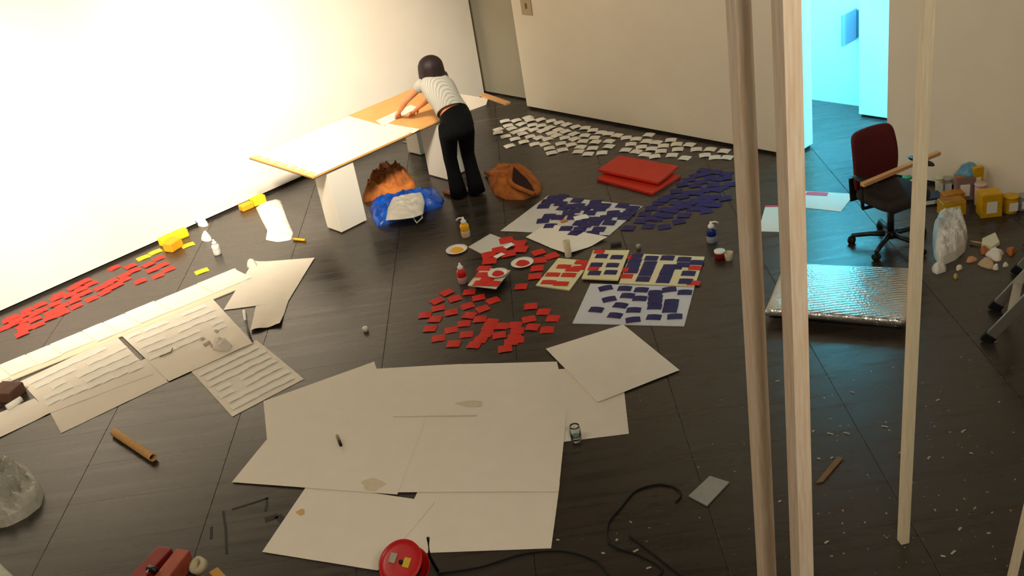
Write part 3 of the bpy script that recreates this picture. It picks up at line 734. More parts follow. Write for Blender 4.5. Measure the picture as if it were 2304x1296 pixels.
MB().loft(rs).build('backrest', MAROON, ch, smooth=True, sub=1)
rs = []
for i in range(9):
    u = i/8; z = .36+.2*u
    rs.append([(-.275-.02*u+.016*math.cos(a), .19*math.sin(a), z) for a in [2*math.pi*k/16 for k in range(16)]])
MB().loft(rs).build('back_shell', BLACK, ch, smooth=True)
rs = []
for z, g in ((.42, .86), (.44, .98), (.47, 1.0), (.495, .97), (.505, .85)):
    rs.append([(.02+.24*g*math.copysign(abs(math.cos(a))**.5, math.cos(a)), .245*g*math.copysign(abs(math.sin(a))**.5, math.sin(a)), z) for a in [2*math.pi*k/28 for k in range(28)]])
MB().loft(rs).build('seat', SEATF, ch, smooth=True)
MB().box(-.15, .15, -.1, .1, .36, .42).build('seat_mechanism', BLACK, ch, bevel=.01)
MB().bar((-.1, 0, .39), (-.30, 0, .42), .06, .02).build('back_bracket', BLACK, ch)
MB().lathe([(.028, .12), (.028, .36)], 14).build('gas_lift', BLACK, ch, smooth=True)
MB().lathe([(.05, .07), (.055, .1), (.04, .13)], 16).build('base_hub', BLACK, ch, smooth=True)
for k in range(5):
    a = math.radians(-62+72*k); c_, s_ = math.cos(a), math.sin(a)
    lg = MB().tube([(0.03*c_, .03*s_, .10), (.16*c_, .16*s_, .095), (.31*c_, .31*s_, .075)], [.026, .022, .018], 8).build('base_leg', BLACK, ch, smooth=True)
    M = Matrix.Translation((.31*c_, .31*s_, .03)) @ Matrix.Rotation(a+1.2, 4, 'Z') @ Matrix.Rotation(math.pi/2, 4, 'X')
    MB().lathe([(.012, -.025), (.03, -.024), (.03, -.006), (.02, -.004), (.02, .004), (.03, .006), (.03, .024), (.012, .025)], 16, M).build('caster', RUBBER, lg, smooth=True)
    MB().lathe([(.012, .03), (.012, .075)], 8, Matrix.Translation((.31*c_, .31*s_, 0))).build('caster_stem', BLACK, lg)
for sy in (-1, 1):
    MB().tube([(-.02, sy*.16, .40), (-.02, sy*.27, .41), (-.02, sy*.285, .5), (-.02, sy*.285, .66)], .016, 8).build('arm_post', BLACK, ch, smooth=True)
    rs = []
    for i in range(9):
        u = i/8; x = -.12+.28*u; g = math.sqrt(max(.08, 1-(2*u-1)**4))
        rs.append([(x, sy*.285+.042*g*math.cos(a), .675+.016*g*math.sin(a)) for a in [2*math.pi*k/12 for k in range(12)]])
    MB().loft(rs).build('armrest', BLACK, ch, smooth=True)
o = MB().bar(fp(1940, 416, .71), fp(2112, 344, .71), .045, .03).build('resting_batten', OAK, bevel=.002)
tag(setorigin(o, fp(2026, 380, .71)), 'orange brown batten laid across the armrests of the office chair', 'batten')

# ------------------------------------------------------------------ foil insulation stack
FO = D.materials.new('silver_foil'); FO.use_nodes = True
nt = FO.node_tree; b = nt.nodes['Principled BSDF']; b.inputs['Metallic'].default_value = .92; b.inputs['Roughness'].default_value = .3; b.inputs['Base Color'].default_value = srgb(226, 224, 220)
tc = nt.nodes.new('ShaderNodeTexCoord'); mpn = nt.nodes.new('ShaderNodeMapping'); mpn.inputs['Rotation'].default_value = (0, 0, math.radians(-43)); nt.links.new(tc.outputs['Object'], mpn.inputs[0])
wv = nt.nodes.new('ShaderNodeTexWave'); wv.bands_direction = 'Y'; wv.inputs['Scale'].default_value = 9; wv.inputs['Distortion'].default_value = 1.2; wv.inputs['Detail'].default_value = 3
nt.links.new(mpn.outputs[0], wv.inputs[0]); vo = nt.nodes.new('ShaderNodeTexVoronoi'); vo.inputs['Scale'].default_value = 60; nt.links.new(mpn.outputs[0], vo.inputs[0])
ad = nt.nodes.new('ShaderNodeMath'); ad.operation = 'ADD'; nt.links.new(wv.outputs['Fac'], ad.inputs[0]); nt.links.new(vo.outputs['Distance'], ad.inputs[1])
bp = nt.nodes.new('ShaderNodeBump'); bp.inputs['Strength'].default_value = .35; bp.inputs['Distance'].default_value = .006
nt.links.new(ad.outputs[0], bp.inputs['Height']); nt.links.new(bp.outputs[0], b.inputs['Normal'])
def slab(px, z0, z1, label, bulge=.012):
    q = [fp(a[0], a[1], z1) for a in px]
    c_ = sum(q, Vector())/4
    rs = []
    N = 12
    def per(g, z):
        out = []
        for e in range(4):
            for k in range(N):
                p_ = q[e].lerp(q[(e+1) % 4], k/N); p_ = c_+(p_-c_)*g
                out.append(Vector((p_.x, p_.y, z+.004*fbm((p_.x*6, p_.y*6, z*30)))))
        return out
    zs = [(z0, .965), (z0+(z1-z0)*.2, .995), (z0+(z1-z0)*.55, 1.0), (z1-.004, .985), (z1, .95), (z1+.003, .8), (z1+.004, .5), (z1+.006, .2)]
    o = MB().loft([per(g, z) for z, g in zs]).build('foil_insulation', FO, smooth=True)
    return tag(setorigin(o, Vector((c_.x, c_.y, z0))), label, 'insulation', 'folded foil insulation')
slab([(1727,700),(1770,598),(2058,608),(2036,728)], .001, .05, 'silver foil insulation pad, lower of the folded stack in front of the office chair')
slab([(1720,697),(1764,590),(2060,602),(2040,722)], .064, .12, 'silver foil insulation pad, upper of the folded stack in front of the office chair')

# papers right of the battens
def paper2(px, z, label, accent=None):
    o = sheet('paper_sheet', px, z, PAPER, label, 'paper', wr=.001)
    return o
boardq([(1706,520),(1722,464),(1768,461),(1764,522)], .003, PAPER, 'pink_edged_paper', 'pale sheet with a red edge on the blue lit floor between the left battens', 'paper')
boardq([(1812,430),(1922,436),(1892,476),(1800,466)], .003, PAPER, 'pink_edged_paper', 'pale sheet with a pink corner on the blue lit floor beside the office chair', 'paper')
PINK = mat('pink_paper', srgb(224, 70, 96), .6)
card('pink_card', PINK, 1738, 464, .0, .0042, 'red strip on the edge of the pale sheet between the left battens', 'card', None, L=.13, Wd=.03, arch=.001)
card('pink_card', PINK, 1838, 436, .05, .0042, 'pink strip on the corner of the pale sheet beside the chair', 'card', None, L=.2, Wd=.07, arch=.001)

def smooth_path(pts, n=10):
    out = []
    for i in range(len(pts)-1):
        p0 = pts[max(i-1, 0)]; p1 = pts[i]; p2 = pts[i+1]; p3 = pts[min(i+2, len(pts)-1)]
        for k in range(n):
            t_ = k/n
            out.append(.5*((2*p1)+(p2-p0)*t_+(2*p0-5*p1+4*p2-p3)*t_*t_+(3*p1-p0-3*p2+p3)*t_**3))
    out.append(pts[-1]); return out
# ------------------------------------------------------------------ soft crumpled things
def heap(name, outline, hmax, m_, label, cat, res=34, fold=1.0, seed=0, peak=None, z0=0.0, parent=None, smooth=True, power=.55):
    "cloth heap: outline polygon in photo pixels on the floor, dome with folds"
    pts = [fp(a[0], a[1], z0) for a in outline]
    c_ = sum(pts, Vector())/len(pts)
    if peak: c_ = fp(peak[0], peak[1], z0)
    # resample outline
    per = []
    n = len(pts); N = res*2
    tot = [0]
    for i in range(n): tot.append(tot[-1]+(pts[(i+1) % n]-pts[i]).length)
    for k in range(N):
        s_ = tot[-1]*k/N; i = max(j for j in range(n) if tot[j] <= s_); u = (s_-tot[i])/(tot[i+1]-tot[i]); per.append(pts[i].lerp(pts[(i+1) % n], u))
    rings = []
    lv = 18
    for j in range(lv+1):
        g = 1-j/lv; g = max(g, .02)
        rg = []
        for k, p_ in enumerate(per):
            q_ = c_+(p_-c_)*g
            h = hmax*(1-g**2.2)**power
            f_ = fold*hmax*(.34-.62*abs(fbm((q_.x*6+seed, q_.y*6, seed)))-.42*abs(fbm((q_.x*13, q_.y*13+seed, seed)))+.2*fbm((q_.x*26, q_.y*26, seed)))*min(1, (1-g)*3)
            rg.append(Vector((q_.x, q_.y, z0+max(.002, h+f_))))
        rings.append(rg)
    base = [Vector((p_.x, p_.y, z0)) for p_ in per]
    o = MB().loft([base]+rings).build(name, m_, parent, smooth=smooth)
    setorigin(o, Vector((c_.x, c_.y, z0)))
    if label: tag(o, label, cat)
    return o
BROWN = mat('brown_suede', srgb(188, 108, 36), .75, 7, .18, col2=srgb(128, 66, 20), bump=.3, bump_s=14)
heap('brown_jacket', [(816,452),(830,420),(858,392),(880,388),(905,384),(935,412),(940,428),(918,436),(880,447),(838,452),(822,456)], .17, BROWN, 'brown suede jacket heaped on the floor behind the blue plastic bag', 'jacket', seed=3, peak=(885,425), fold=1.6)
BLUEB = mat('blue_plastic_bag', srgb(22, 88, 190), .3, 8, .12, col2=srgb(14, 54, 140), bump=.4, bump_s=12)
heap('blue_bag', [(832,470),(838,455),(880,452),(920,440),(960,430),(985,432),(1000,450),(995,465),(960,475),(935,490),(890,500),(850,512),(838,495)], .10, BLUEB, 'glossy blue plastic bag lying between the brown jacket and the clear bag', 'bag', seed=9, fold=1.5, power=.5)
CLEAR = mat('milky_bag', srgb(206, 200, 184), .3, 9, .1, bump=.5, bump_s=14)
t = heap('clear_bag', [(868,496),(872,470),(882,446),(905,440),(930,436),(950,434),(956,455),(952,482),(930,490),(900,494)], .045, CLEAR, 'milky clear carrier bag lying over the blue plastic bag', 'bag', seed=21, fold=1.2, z0=.125)
mb = MB().tube([fp(945,470,.12), fp(950,490,.09), fp(938,502,.06), fp(930,490,.09), fp(938,472,.12)], .008, 6)
o = mb.build('handle', CLEAR, t, smooth=True); o.matrix_parent_inverse = Matrix.Translation(-t.location)
# round brown bag, open
t = heap('brown_bag', [(1098,400),(1110,385),(1140,380),(1172,380),(1200,395),(1222,420),(1215,438),(1180,450),(1140,450),(1112,438),(1102,420)], .12, BROWN, 'open round brown suede bag lying on the floor right of the person', 'bag', seed=13, fold=1.2, power=.5)
off = -Vector(t.location)
BAG_SHADE = mat('shaded_bag_inside', srgb(40, 16, 10), .9)  # dark slab stands in for the shade inside the open bag
mo = [fp(1156,374,.21), fp(1153,412,.125), fp(1176,424,.125), fp(1203,434,.11), fp(1190,408,.15), fp(1172,388,.19)]
MB().loft([[v+off-Vector((0, 0, .012)) for v in mo], [v+off+Vector((0, 0, .004)) for v in mo]]).build('bag_mouth', BAG_SHADE, t)
MB().tube([v+off for v in smooth_path([fp(1155,372,.21), fp(1172,386,.20), fp(1194,406,.16), fp(1210,428,.12), fp(1204,436,.10)], 5)], [.010]+[.014]*4+[.02]*5+[.028]*5+[.03]*5+[.02], 8).build('bag_rim', BROWN, t, smooth=True)
MB().tube([v+off for v in smooth_path([fp(1155,372,.21), fp(1150,390,.17), fp(1150,412,.125), fp(1175,426,.12), fp(1203,437,.10)], 5)], [.010]+[.022]*4+[.028]*5+[.026]*5+[.024]*5+[.02], 8).build('bag_rim', BROWN, t, smooth=True)
MB().tube([fp(1092,388,.03)+off, fp(1108,392,.08)+off, fp(1128,397,.11)+off, fp(1150,404,.12)+off], [.02, .04, .045, .03], 8).build('bag_strap', BROWN, t, smooth=True)

# white paper bag by the wall, marker beside
heap('white_paper_bag', [(576,468),(590,456),(622,448),(632,452),(645,490),(660,525),(655,540),(625,545),(598,540),(602,520),(586,490)], .035, BAGW, 'flat white plastic bag with a hole lying below the yellow sponges at the wall', 'bag', seed=31, fold=1.4)
blot(586, 468, 3, 2.5, .018, DARKGAP, 'bag_hole', 'small dark hole near the corner of the flat white plastic bag')
o = MB().tube([fp(660,538,.015), fp(686,540,.015)], .014, 10).build('yellow_marker', YELLOWP, smooth=True)
tag(setorigin(o, fp(673,539)), 'yellow marker lying at the end of the flat white plastic bag', 'marker')
# foreground plastic bag
PLB = mat('grey_clear_bag', srgb(186, 182, 166), .35, 7, .12, bump=.8, bump_s=9)
heap('plastic_bag', [(-60,1060),(0,1040),(40,1050),(70,1062),(90,1090),(100,1110),(92,1140),(60,1165),(20,1185),(-40,1195),(-90,1130)], .13, PLB, 'crumpled grey plastic bag at the left edge of the photo', 'bag', seed=41, fold=2.2, peak=(10,1110), power=.4, smooth=False)
heap('pale_cloth', [(-60,1262),(0,1268),(34,1300),(20,1340),(-60,1340)], .06, mat('pale_cloth', srgb(196, 200, 176), .8), 'pale cloth corner at the bottom left of the photo', 'cloth', seed=51)

# yellow sponges along the wall
def sponge(px, py, rz, label, tilt=0, z=.0, s=(.15, .1, .06), m_=None):
    o = MB().box(-s[0]/2, s[0]/2, -s[1]/2, s[1]/2, 0, s[2]).build('yellow_sponge', m_ or YELLOWP, bevel=.012)
    p = fp(px, py, z); o.location = p; o.rotation_euler = (tilt, 0, rz)
    return tag(o, label, 'sponge', 'yellow sponges at the white wall')
SPB = mat('bright_yellow_sponge', srgb(246, 204, 24), .7, 30, .08); SPO = mat('shaded_yellow_sponge', srgb(232, 160, 20), .7, 30, .08)  # orange tone puts the shade of the yellow lower sides into the colour
WDIR = math.radians(90)
sponge(556, 470, WDIR, 'shaded yellow sponge lower left of the pair above the white plastic bag', m_=SPO, s=(.15, .1, .07))
sponge(583, 458, WDIR, 'bright yellow sponge upper right of the pair above the white plastic bag', m_=SPB, s=(.16, .1, .09))
sponge(378, 548, WDIR+.1, 'bright yellow sponge at the left of the heap at the wall', m_=SPB, s=(.16, .1, .09))
sponge(408, 535, WDIR-.1, 'bright yellow sponge at the right of the heap at the wall', m_=SPB, s=(.16, .1, .09))
sponge(392, 560, WDIR+.3, 'shaded yellow sponge in front of the heap at the wall', m_=SPO, s=(.17, .13, .10))

# tissues, small white bottle, brush at the wall
for px, py, lab, sd in ((457,504,'crumpled white tissue touching the white wall', 61),(465,537,'crumpled white tissue beside the white squeeze bottle', 62),(500,778,'crumpled white tissue on the sheet with the stained corner', 63),(568,598,'small white scrap at the corner of the plain white sheet', 64)):
    r_ = 12 if py < 600 else 22
    heap('tissue', [(px+r_*math.cos(a)*(1+.2*math.sin(3*a)), py+r_*.6*math.sin(a)) for a in [2*math.pi*k/10 for k in range(10)]], .05, PAPER, lab, 'tissue', res=12, seed=sd, fold=1.6, z0=.0 if py < 700 else .012)
def bottle(px, py, h, r, liquid, label, cap=WPLAST, nozzle=0, fill=1.0):
    t = tag(empty('paint_bottle', fp(px, py)), label, 'bottle')
    MB().lathe([(r*.92, 0), (r, .008), (r, h*.30), (r*.96, h*.33)], 20).build('bottle_base', mat('milky_'+liquid.name, tuple(.45*c+.4*.75 for c in liquid.node_tree.nodes['Principled BSDF'].inputs['Base Color'].default_value[:3])+(1,), .35), t, smooth=True)
    MB().lathe([(r*.96, h*.33), (r, h*.35), (r*1.0, h*.58), (r*.8, h*.66), (r*.45, h*.7), (r*.42, h*.72)], 20).build('bottle_body', liquid, t, smooth=True)
    cp = MB().lathe([(r*.62, h*.70), (r*.62, h*.82), (r*.34, h*.86), (r*.2, h*1.0)], 16).build('cap', cap, t, smooth=True)
    if nozzle:
        d_ = Vector((R_.x, R_.y, 0)).normalized()*(-1 if nozzle < 0 else 1)
        MB().tube([(0, 0, h*.95), d_*r*.8+Vector((0, 0, h*.98)), d_*r*1.5+Vector((0, 0, h*.88))], r*.18, 8).build('nozzle', cap, cp, smooth=True)
    return t
BLP = mat('blue_paint', srgb(20, 40, 110), .3)
bottle(1049, 532, .21, .045, PY, 'yellow paint pump bottle with white nozzle beside the yellow paint plate', nozzle=-1)
bottle(1042, 636, .20, .042, PR, 'red paint bottle with a white pointed cap beside the drying tray')
bottle(1602, 544, .20, .045, BLP, 'blue paint bottle with white cap left of the upright battens', nozzle=1)
bottle(490, 572, .17, .04, mat('grey_white_liquid', srgb(220, 214, 204), .4), 'white squeeze bottle standing on the floor near the white wall')
o = MB().tube([fp(444,508,.012), fp(436,486,.1)], [.006, .003], 6).build('paint_brush', BLACK)
tag(setorigin(o, fp(444,508)), 'thin dark brush leaning at the white wall beside a tissue', 'brush')
t = tag(empty('paint_brush', fp(556,735,.01)), 'dark handled paint brush lying between the sheets', 'brush')
off = -Vector(t.location)
MB().tube([fp(552,722,.016)+off, fp(557,742,.018)+off, fp(568,770,.012)+off], [.008, .011, .006], 8).build('handle', mat('dark_grey_wood', srgb(72, 66, 58), .5), t, smooth=True)
MB().tube([fp(552,722,.016)+off, fp(549,700,.014)+off], [.012, .016], 8).build('bristles', WPLAST, t)

# cans beside the blue bottle
t = tag(empty('paint_pot', fp(1620, 582)), 'small red paint pot with a white lid near the blue bottle', 'pot')
MB().lathe([(.045, 0), (.047, .06), (.045, .065)], 18).build('pot_body', mat('dark_red_pot', srgb(140, 20, 24), .35), t, smooth=True)
MB().lathe([(.048, .065), (.048, .08), (.0, .082)], 18).build('lid', WPLAST, t, smooth=True)
t = tag(empty('paint_pot', fp(1640, 584)), 'small beige cup beside the red paint pot', 'cup')
MB().lathe([(.03, 0), (.04, .07), (.037, .07), (.028, .005), (0, .005)], 18, cap=False).build('cup_body', mat('beige_cup', srgb(190, 176, 140), .5), t, smooth=True)
# roll on the crumpled sheet
t = tag(empty('tape_roll', fp(1279, 577)), 'upright beige paper roll on the crumpled sheet corner', 'roll')
MB().lathe([(.03, 0), (.032, .16), (.02, .16), (.018, .02), (0, .02)], 16, cap=False).build('roll_body', mat('beige_roll', srgb(206, 190, 158), .7), t, smooth=True)
o = MB().box(-.05, .05, -.02, .02, 0, .03).build('dark_sponge', mat('dark_grey_block', srgb(60, 58, 54), .8), bevel=.006); o.location = fp(1386, 552); o.rotation_euler = (0, 0, .9)
tag(o, 'dark grey block near the top of the small cream board', 'block')
o = MB().lathe([(.02, 0), (.022, .04), (.016, .045)], 12).build('bottle_cap', mat('grey_cap', srgb(150, 146, 136), .5), smooth=True); o.location = fp(1437, 560)
tag(o, 'small grey bottle cap above the striped cream board', 'cap')
o = MB().lathe([(.022, 0), (.024, .03), (.02, .04), (.0, .04)], 14).build('bottle_cap', WPLAST, smooth=True); o.location = fp(823, 745)
tag(o, 'small white bottle cap alone on the floor left of the red card ring', 'cap')

# left edge items
o = MB().box(-.11, .11, -.09, .09, 0, .10).build('brown_block', mat('dark_brown_block', srgb(98, 66, 48), .7, 14, .2), bevel=.008); o.location = fp(22, 893); o.rotation_euler = (0, 0, .5)
tag(o, 'dark brown block on the floor at the left end of the plank', 'block')
o = MB().tube([fp(16,918,.028), fp(48,898,.028)], .028, 12).build('white_roll', WPLAST, smooth=True)
tag(setorigin(o, fp(32,908)), 'short white roll lying beside the dark brown block', 'roll')
o = MB().tube([fp(-14,872,.06), fp(26,856,.06)], .026, 12).build('white_roll', WPLAST, smooth=True)
tag(setorigin(o, fp(6,864)), 'white roll at the end of the plank above the dark brown block', 'roll')
o = MB().add([], []).tube([fp(359,802,.016), fp(384,793,.02), fp(388,784,.016)], .006, 6).build('bent_card_shadow', mat('card_shadow_grey', srgb(120, 116, 108), .5))  # thin grey tube stands in for the shadow of a folded card
tag(setorigin(o, fp(374,796)), 'short bent grey shadow of a folded card on the white sheet', 'shadow')
for px, py in ((455,762),(470,770),(487,745),(478,778),(462,775)):
    blot(px, py, 5, 3, .016, mat('mauve_spot', srgb(178, 156, 148), .8), 'paint_spot', 'mauve paint spot on the sheet with the crumpled corner')['group'] = 'mauve paint spots'
# cardboard tube
t = tag(empty('cardboard_tube', fp(300, 1000)), 'short brown cardboard tube lying on the floor at lower left', 'tube')
off = -Vector(t.location)
a_, b2 = fp(256,972,.028), fp(344,1030,.028)
dirv = (b2-a_).normalized(); side = dirv.cross(Vector((0, 0, 1)))
rs = []
for u, rr2 in ((0, .03), (1, .03), (1, .025), (.93, .025)):
    p_ = a_.lerp(b2, u)+off
    rs.append([p_+rr2*(math.cos(2*math.pi*k/18)*side+math.sin(2*math.pi*k/18)*Vector((0, 0, 1))) for k in range(18)])
MB().loft(rs, cap=False).build('tube_wall', mat('corrugated_card', srgb(232, 178, 112), .8, 30, .1), t, smooth=True)
p_ = a_.lerp(b2, .93)+off
MB().lathe([(0, 0), (.025, 0)], 18, Matrix.Translation(p_) @ dirv.to_track_quat('Z', 'Y').to_matrix().to_4x4(), cap=False).build('tube_plug', RUBBER, t)
MB().lathe([(0, 0), (.03, 0)], 18, Matrix.Translation(a_+off) @ dirv.to_track_quat('Z', 'Y').to_matrix().to_4x4(), cap=False).build('end_disc', mat('corrugated_card', srgb(206, 148, 84)), t)
# marker on the sheet
t = tag(empty('marker_pen', fp(763, 992, .0098)), 'small stubby marker with a dark tip on the middle left sheet', 'marker')
off = -Vector(t.location)
MB().tube([fp(758,980,.022)+off, fp(763,992,.022)+off], .011, 10).build('barrel', mat('olive_marker', srgb(140, 128, 92), .5), t, smooth=True)
MB().tube([fp(763,992,.022)+off, fp(767,1002,.022)+off], .011, 10).build('tip', RUBBER, t, smooth=True)
# clear jar
GL = mat('jar_glass', (.9, .96, .95, 1), .05, trans=1, ior=1.3)
t = tag(empty('glass_jar', fp(1297, 990, .004)), 'clear glass jar standing on the lower edge of a white sheet', 'jar')
MB().lathe([(0, .002), (.036, .002), (.038, .01), (.038, .095), (.033, .105), (.033, .12), (.03, .12), (.03, .106), (.035, .094), (.035, .012), (0, .010)], 22, cap=False).build('jar_wall', GL, t, smooth=True)
MB().lathe([(0, .012), (.034, .012), (.034, .03), (0, .03)], 22, cap=False).build('jar_water', mat('cloudy_water', srgb(170, 196, 190), .1, trans=.7), t, smooth=True)
# tile-like grey card
boardq([(1549,1115),(1597,1070),(1641,1084),(1591,1137)], .012, mat('grey_tile', srgb(158, 156, 150), .5, 20, .05), 'grey_board', 'small grey square board lying alone on the dark floor left of the battens', 'board', bevel=.002)
boardq([(1836,1085),(1884,1026),(1897,1030),(1852,1082)], .012, mat('brown_offcut', srgb(140, 110, 70), .7, 20, .1), 'wood_offcut', 'flat brown wood offcut on the dark floor right of the middle batten', 'offcut', bevel=.002)

# ------------------------------------------------------------------ cable reel
REDR = mat('reel_red', srgb(196, 24, 26), .35)
c_ = fp(903, 1268, .20)
nrm = (Vector((0, 0, 1))*.86+Vector((-W_.x, -W_.y, 0)).normalized()*.42+Vector((-R_.x, -R_.y, 0)).normalized()*.22).normalized()
reel = tag(empty('cable_reel', Vector((c_.x, c_.y, 0))), 'red cable reel with a black handle in front of the white sheets', 'cable reel')
M = Matrix.Translation(Vector((0, 0, .21))) @ nrm.to_track_quat('Z', 'Y').to_matrix().to_4x4()
MB().lathe([(.0, .0), (.05, .002), (.10, .0), (.128, .006), (.134, .014), (.134, .002), (.128, -.006), (0, -.008)], 40, M, cap=False).build('front_flange', REDR, reel, smooth=True)
flg = reel.children[0]
MB().lathe([(.0, -.11), (.128, -.108), (.134, -.10), (.134, -.112), (.128, -.12), (0, -.12)], 40, M, cap=False).build('rear_flange', REDR, reel, smooth=True)
MB().lathe([(.075, -.108), (.095, -.09), (.1, -.06), (.095, -.02), (.075, -.008)], 24, M, cap=False).build('cable_winding', RUBBER, reel, smooth=True)
for a, m_, nm in ((-.9, mat('grey_socket', srgb(170, 166, 140), .5), 'socket'), (.55, mat('yellow_socket', srgb(216, 180, 30), .5), 'socket')):
    px_ = (-16, -8) if m_.name == 'grey_socket' else (14, 2)
    wv_ = (fp(903+px_[0], 1268+px_[1], .21)-fp(903, 1268, .21))
    lv = M.inverted() @ (Vector((0, 0, .21))+wv_); lv.z = 0
    MB().box(-.022, .022, -.03, .03, .0, .012, M @ Matrix.Translation(lv)).build(nm, m_, flg, bevel=.004)
MB().lathe([(.0, .012), (.012, .012), (.014, 0)], 14, M).build('hub_button', RUBBER, flg)
a_ = fp(966,1252,.16)-Vector(reel.location); b2 = fp(963,1210,.30)-Vector(reel.location)
MB().tube([a_+Vector((.02, .02, -.12)), a_, b2], .010, 8).build('handle', BLACK, reel, smooth=True)
MB().tube([(-.12, -.1, .012), (-.13, -.02, .10), (-.02, .05, .14), (.05, .09, .09), (.1, .12, .012)], .011, 8).build('stand_frame', BLACK, reel, smooth=True)
MB().tube([(-.12, -.1, .012), (.02, -.12, .012), (.1, .12, .012)], .011, 8).build('stand_base', BLACK, reel, smooth=True)
# cable
cab = smooth_path([fp(a, b_, .0065) for a, b_ in [(985,1290),(1080,1275),(1180,1245),(1270,1240),(1340,1262),(1380,1300),(1450,1310),(1490,1282),(1440,1250),(1375,1225),(1368,1180),(1395,1145),(1430,1105),(1480,1090),(1520,1098),(1532,1115),(1520,1130)]])
o = MB().tube(cab, .006, 8).build('black_cable', RUBBER, smooth=True)
tag(setorigin(o, fp(1380, 1200)), 'black cable looping over the dark floor from the red reel', 'cable')
cab = smooth_path([fp(a, b_, .0065) for a, b_ in [(1415,1205),(1450,1230),(1490,1262),(1540,1300)]])
o = MB().tube(cab, .006, 8).build('black_cable', RUBBER, smooth=True)
tag(setorigin(o, fp(1470, 1245)), 'short piece of black cable crossing the loop at the bottom', 'cable')

# red toolbox at the bottom
T0 = fp(380, 1295)
RT = mat('red_toolbox', srgb(150, 38, 30), .45, 12, .15)
tb = tag(empty('toolbox', T0), 'red metal toolbox with a black clasp at the bottom edge', 'toolbox')
off = -Vector(T0)
MB().bar(fp(378,1246,.06)+off, fp(300,1330,.06)+off, .11, .12).build('left_tray', RT, tb, bevel=.006)
MB().bar(fp(418,1252,.07)+off, fp(345,1345,.07)+off, .10, .12).build('right_tray', mat('pale_red_lid', srgb(178, 84, 62), .5, 12, .1), tb, bevel=.006)
MB().tube([fp(333,1278,.14)+off, fp(353,1284,.14)+off], .018, 10).build('clasp', BLACK, tb, smooth=True)
MB().tube([fp(338,1272,.145)+off, fp(330,1290,.145)+off], .006, 6).build('clasp_wire', ALU, tb)
t = tag(empty('tape_roll', fp(458,1290)), 'beige roll of tape leaning on the red toolbox', 'tape')
MB().lathe([(.03, 0), (.055, 0), (.055, .05), (.03, .05), (.03, 0)], 22, Matrix.Translation((0, 0, .05)) @ Matrix.Rotation(.5, 4, 'X'), cap=False).build('tape_ring', mat('beige_tape', srgb(196, 184, 150), .6), t, smooth=True)
o = MB().bar(fp(482,1288,.03), fp(524,1333,.03), .06, .05).build('yellow_box', mat('ochre_box', srgb(190, 140, 50), .6), bevel=.004)
tag(setorigin(o, fp(470,1295)), 'ochre yellow box corner beside the tape roll at the bottom edge', 'box')

# dark strokes on the floor
TAPE = mat('black_marker_stroke', srgb(14, 14, 13), .6)
for pts, lab in (([(522,1146),(560,1134),(604,1120)], 'long dark slanting stroke'), ([(600,1120),(600,1134),(597,1150)], 'short dark stroke ending the slanting one'), ([(502,1150),(508,1190),(510,1246)], 'long upright dark stroke'), ([(476,1185),(475,1212)], 'shortest dark stroke'), ([(596,1170),(625,1160),(640,1176)], 'thick dark smear at the sheet edge')):
    P3 = [fp(a, b_, .001) for a, b_ in pts]; mb = MB()
    for i in range(len(P3)-1): mb.bar(P3[i], P3[i+1], .018 if 'thick' not in lab else .05, .0012)
    tag(setorigin(mb.build('floor_stroke', TAPE), P3[0]), lab+' on the floor left of the big sheets', 'mark')

# ------------------------------------------------------------------ clutter at the right wall
def pot(px, py, r, h, m_, label, lidm=None, name='paint_tub', cat='tub'):
    t = tag(empty(name, fp(px, py)), label, cat)
    tw = MB().lathe([(r*.88, 0), (r*.9, .004), (r, h*.92), (r*.98, h*.94)], 22).build('tub_wall', m_, t, smooth=True)
    MB().lathe([(r*1.05, h*.92), (r*1.06, h), (r*.9, h*1.02), (0, h*1.02)], 22).build('lid', lidm or m_, t, smooth=True)
    MB().box(-r*.6, r*.6, -r*1.03, -r*.9, h*.2, h*.7, Matrix.Rotation(math.radians(48), 4, 'Z')).build('paper_label', WPLAST, tw)
    return t
def carton(px, py, s, rz, m_, label, top=None):
    t = tag(empty('carton', fp(px, py), rz), label, 'carton')
    cb = MB().box(-s[0]/2, s[0]/2, -s[1]/2, s[1]/2, 0, s[2]).build('carton_body', m_, t, bevel=.004)
    if top: MB().box(-s[0]/2*.9, s[0]/2*.9, -s[1]/2*.9, s[1]/2*.9, s[2], s[2]+.006).build('carton_flap', top, t)
    MB().box(-s[0]*.25, s[0]*.25, -s[1]/2-.003, -s[1]/2, s[2]*.2, s[2]*.7).build('carton_label', WPLAST, cb)
    return t
YEL2 = mat('golden_tub', srgb(214, 164, 14), .45, 14, .1); OCH = mat('ochre_pack', srgb(196, 128, 26), .55, 20, .2); MAUV = mat('mauve_pack', srgb(150, 120, 116), .6, 20, .2)
BLB = mat('light_blue_bag', srgb(92, 150, 176), .35, 9, .1, bump=.4, bump_s=14)
carton(2224, 482, (.17, .14, .21), .75, YEL2, 'large golden yellow paint carton against the right wall', top=YEL2)
pot(2272, 476, .062, .15, YEL2, 'golden yellow tub, rightmost at the right wall')
carton(2140, 480, (.20, .13, .13), .85, YEL2, 'golden yellow carton with two brown marks above the white rubbish bag', top=OCH)
carton(2142, 460, (.18, .1, .12), .85, OCH, 'ochre carton lying behind the golden carton')
carton(2168, 446, (.16, .1, .22), .6, MAUV, 'tall mauve carton in the middle of the clutter', top=OCH)
pot(2204, 460, .05, .2, mat('pale_pink_tub', srgb(206, 176, 160), .5), 'pale pink tall tub beside the large yellow carton', name='paint_tub')
pot(2128, 430, .05, .13, mat('grey_tub', srgb(170, 164, 150), .5), 'grey white tub near the right batten', name='paint_tub')
pot(2112, 436, .035, .16, mat('white_green_tube', srgb(206, 204, 170), .5), 'slim pale tub nearest the right batten', name='paint_tub')
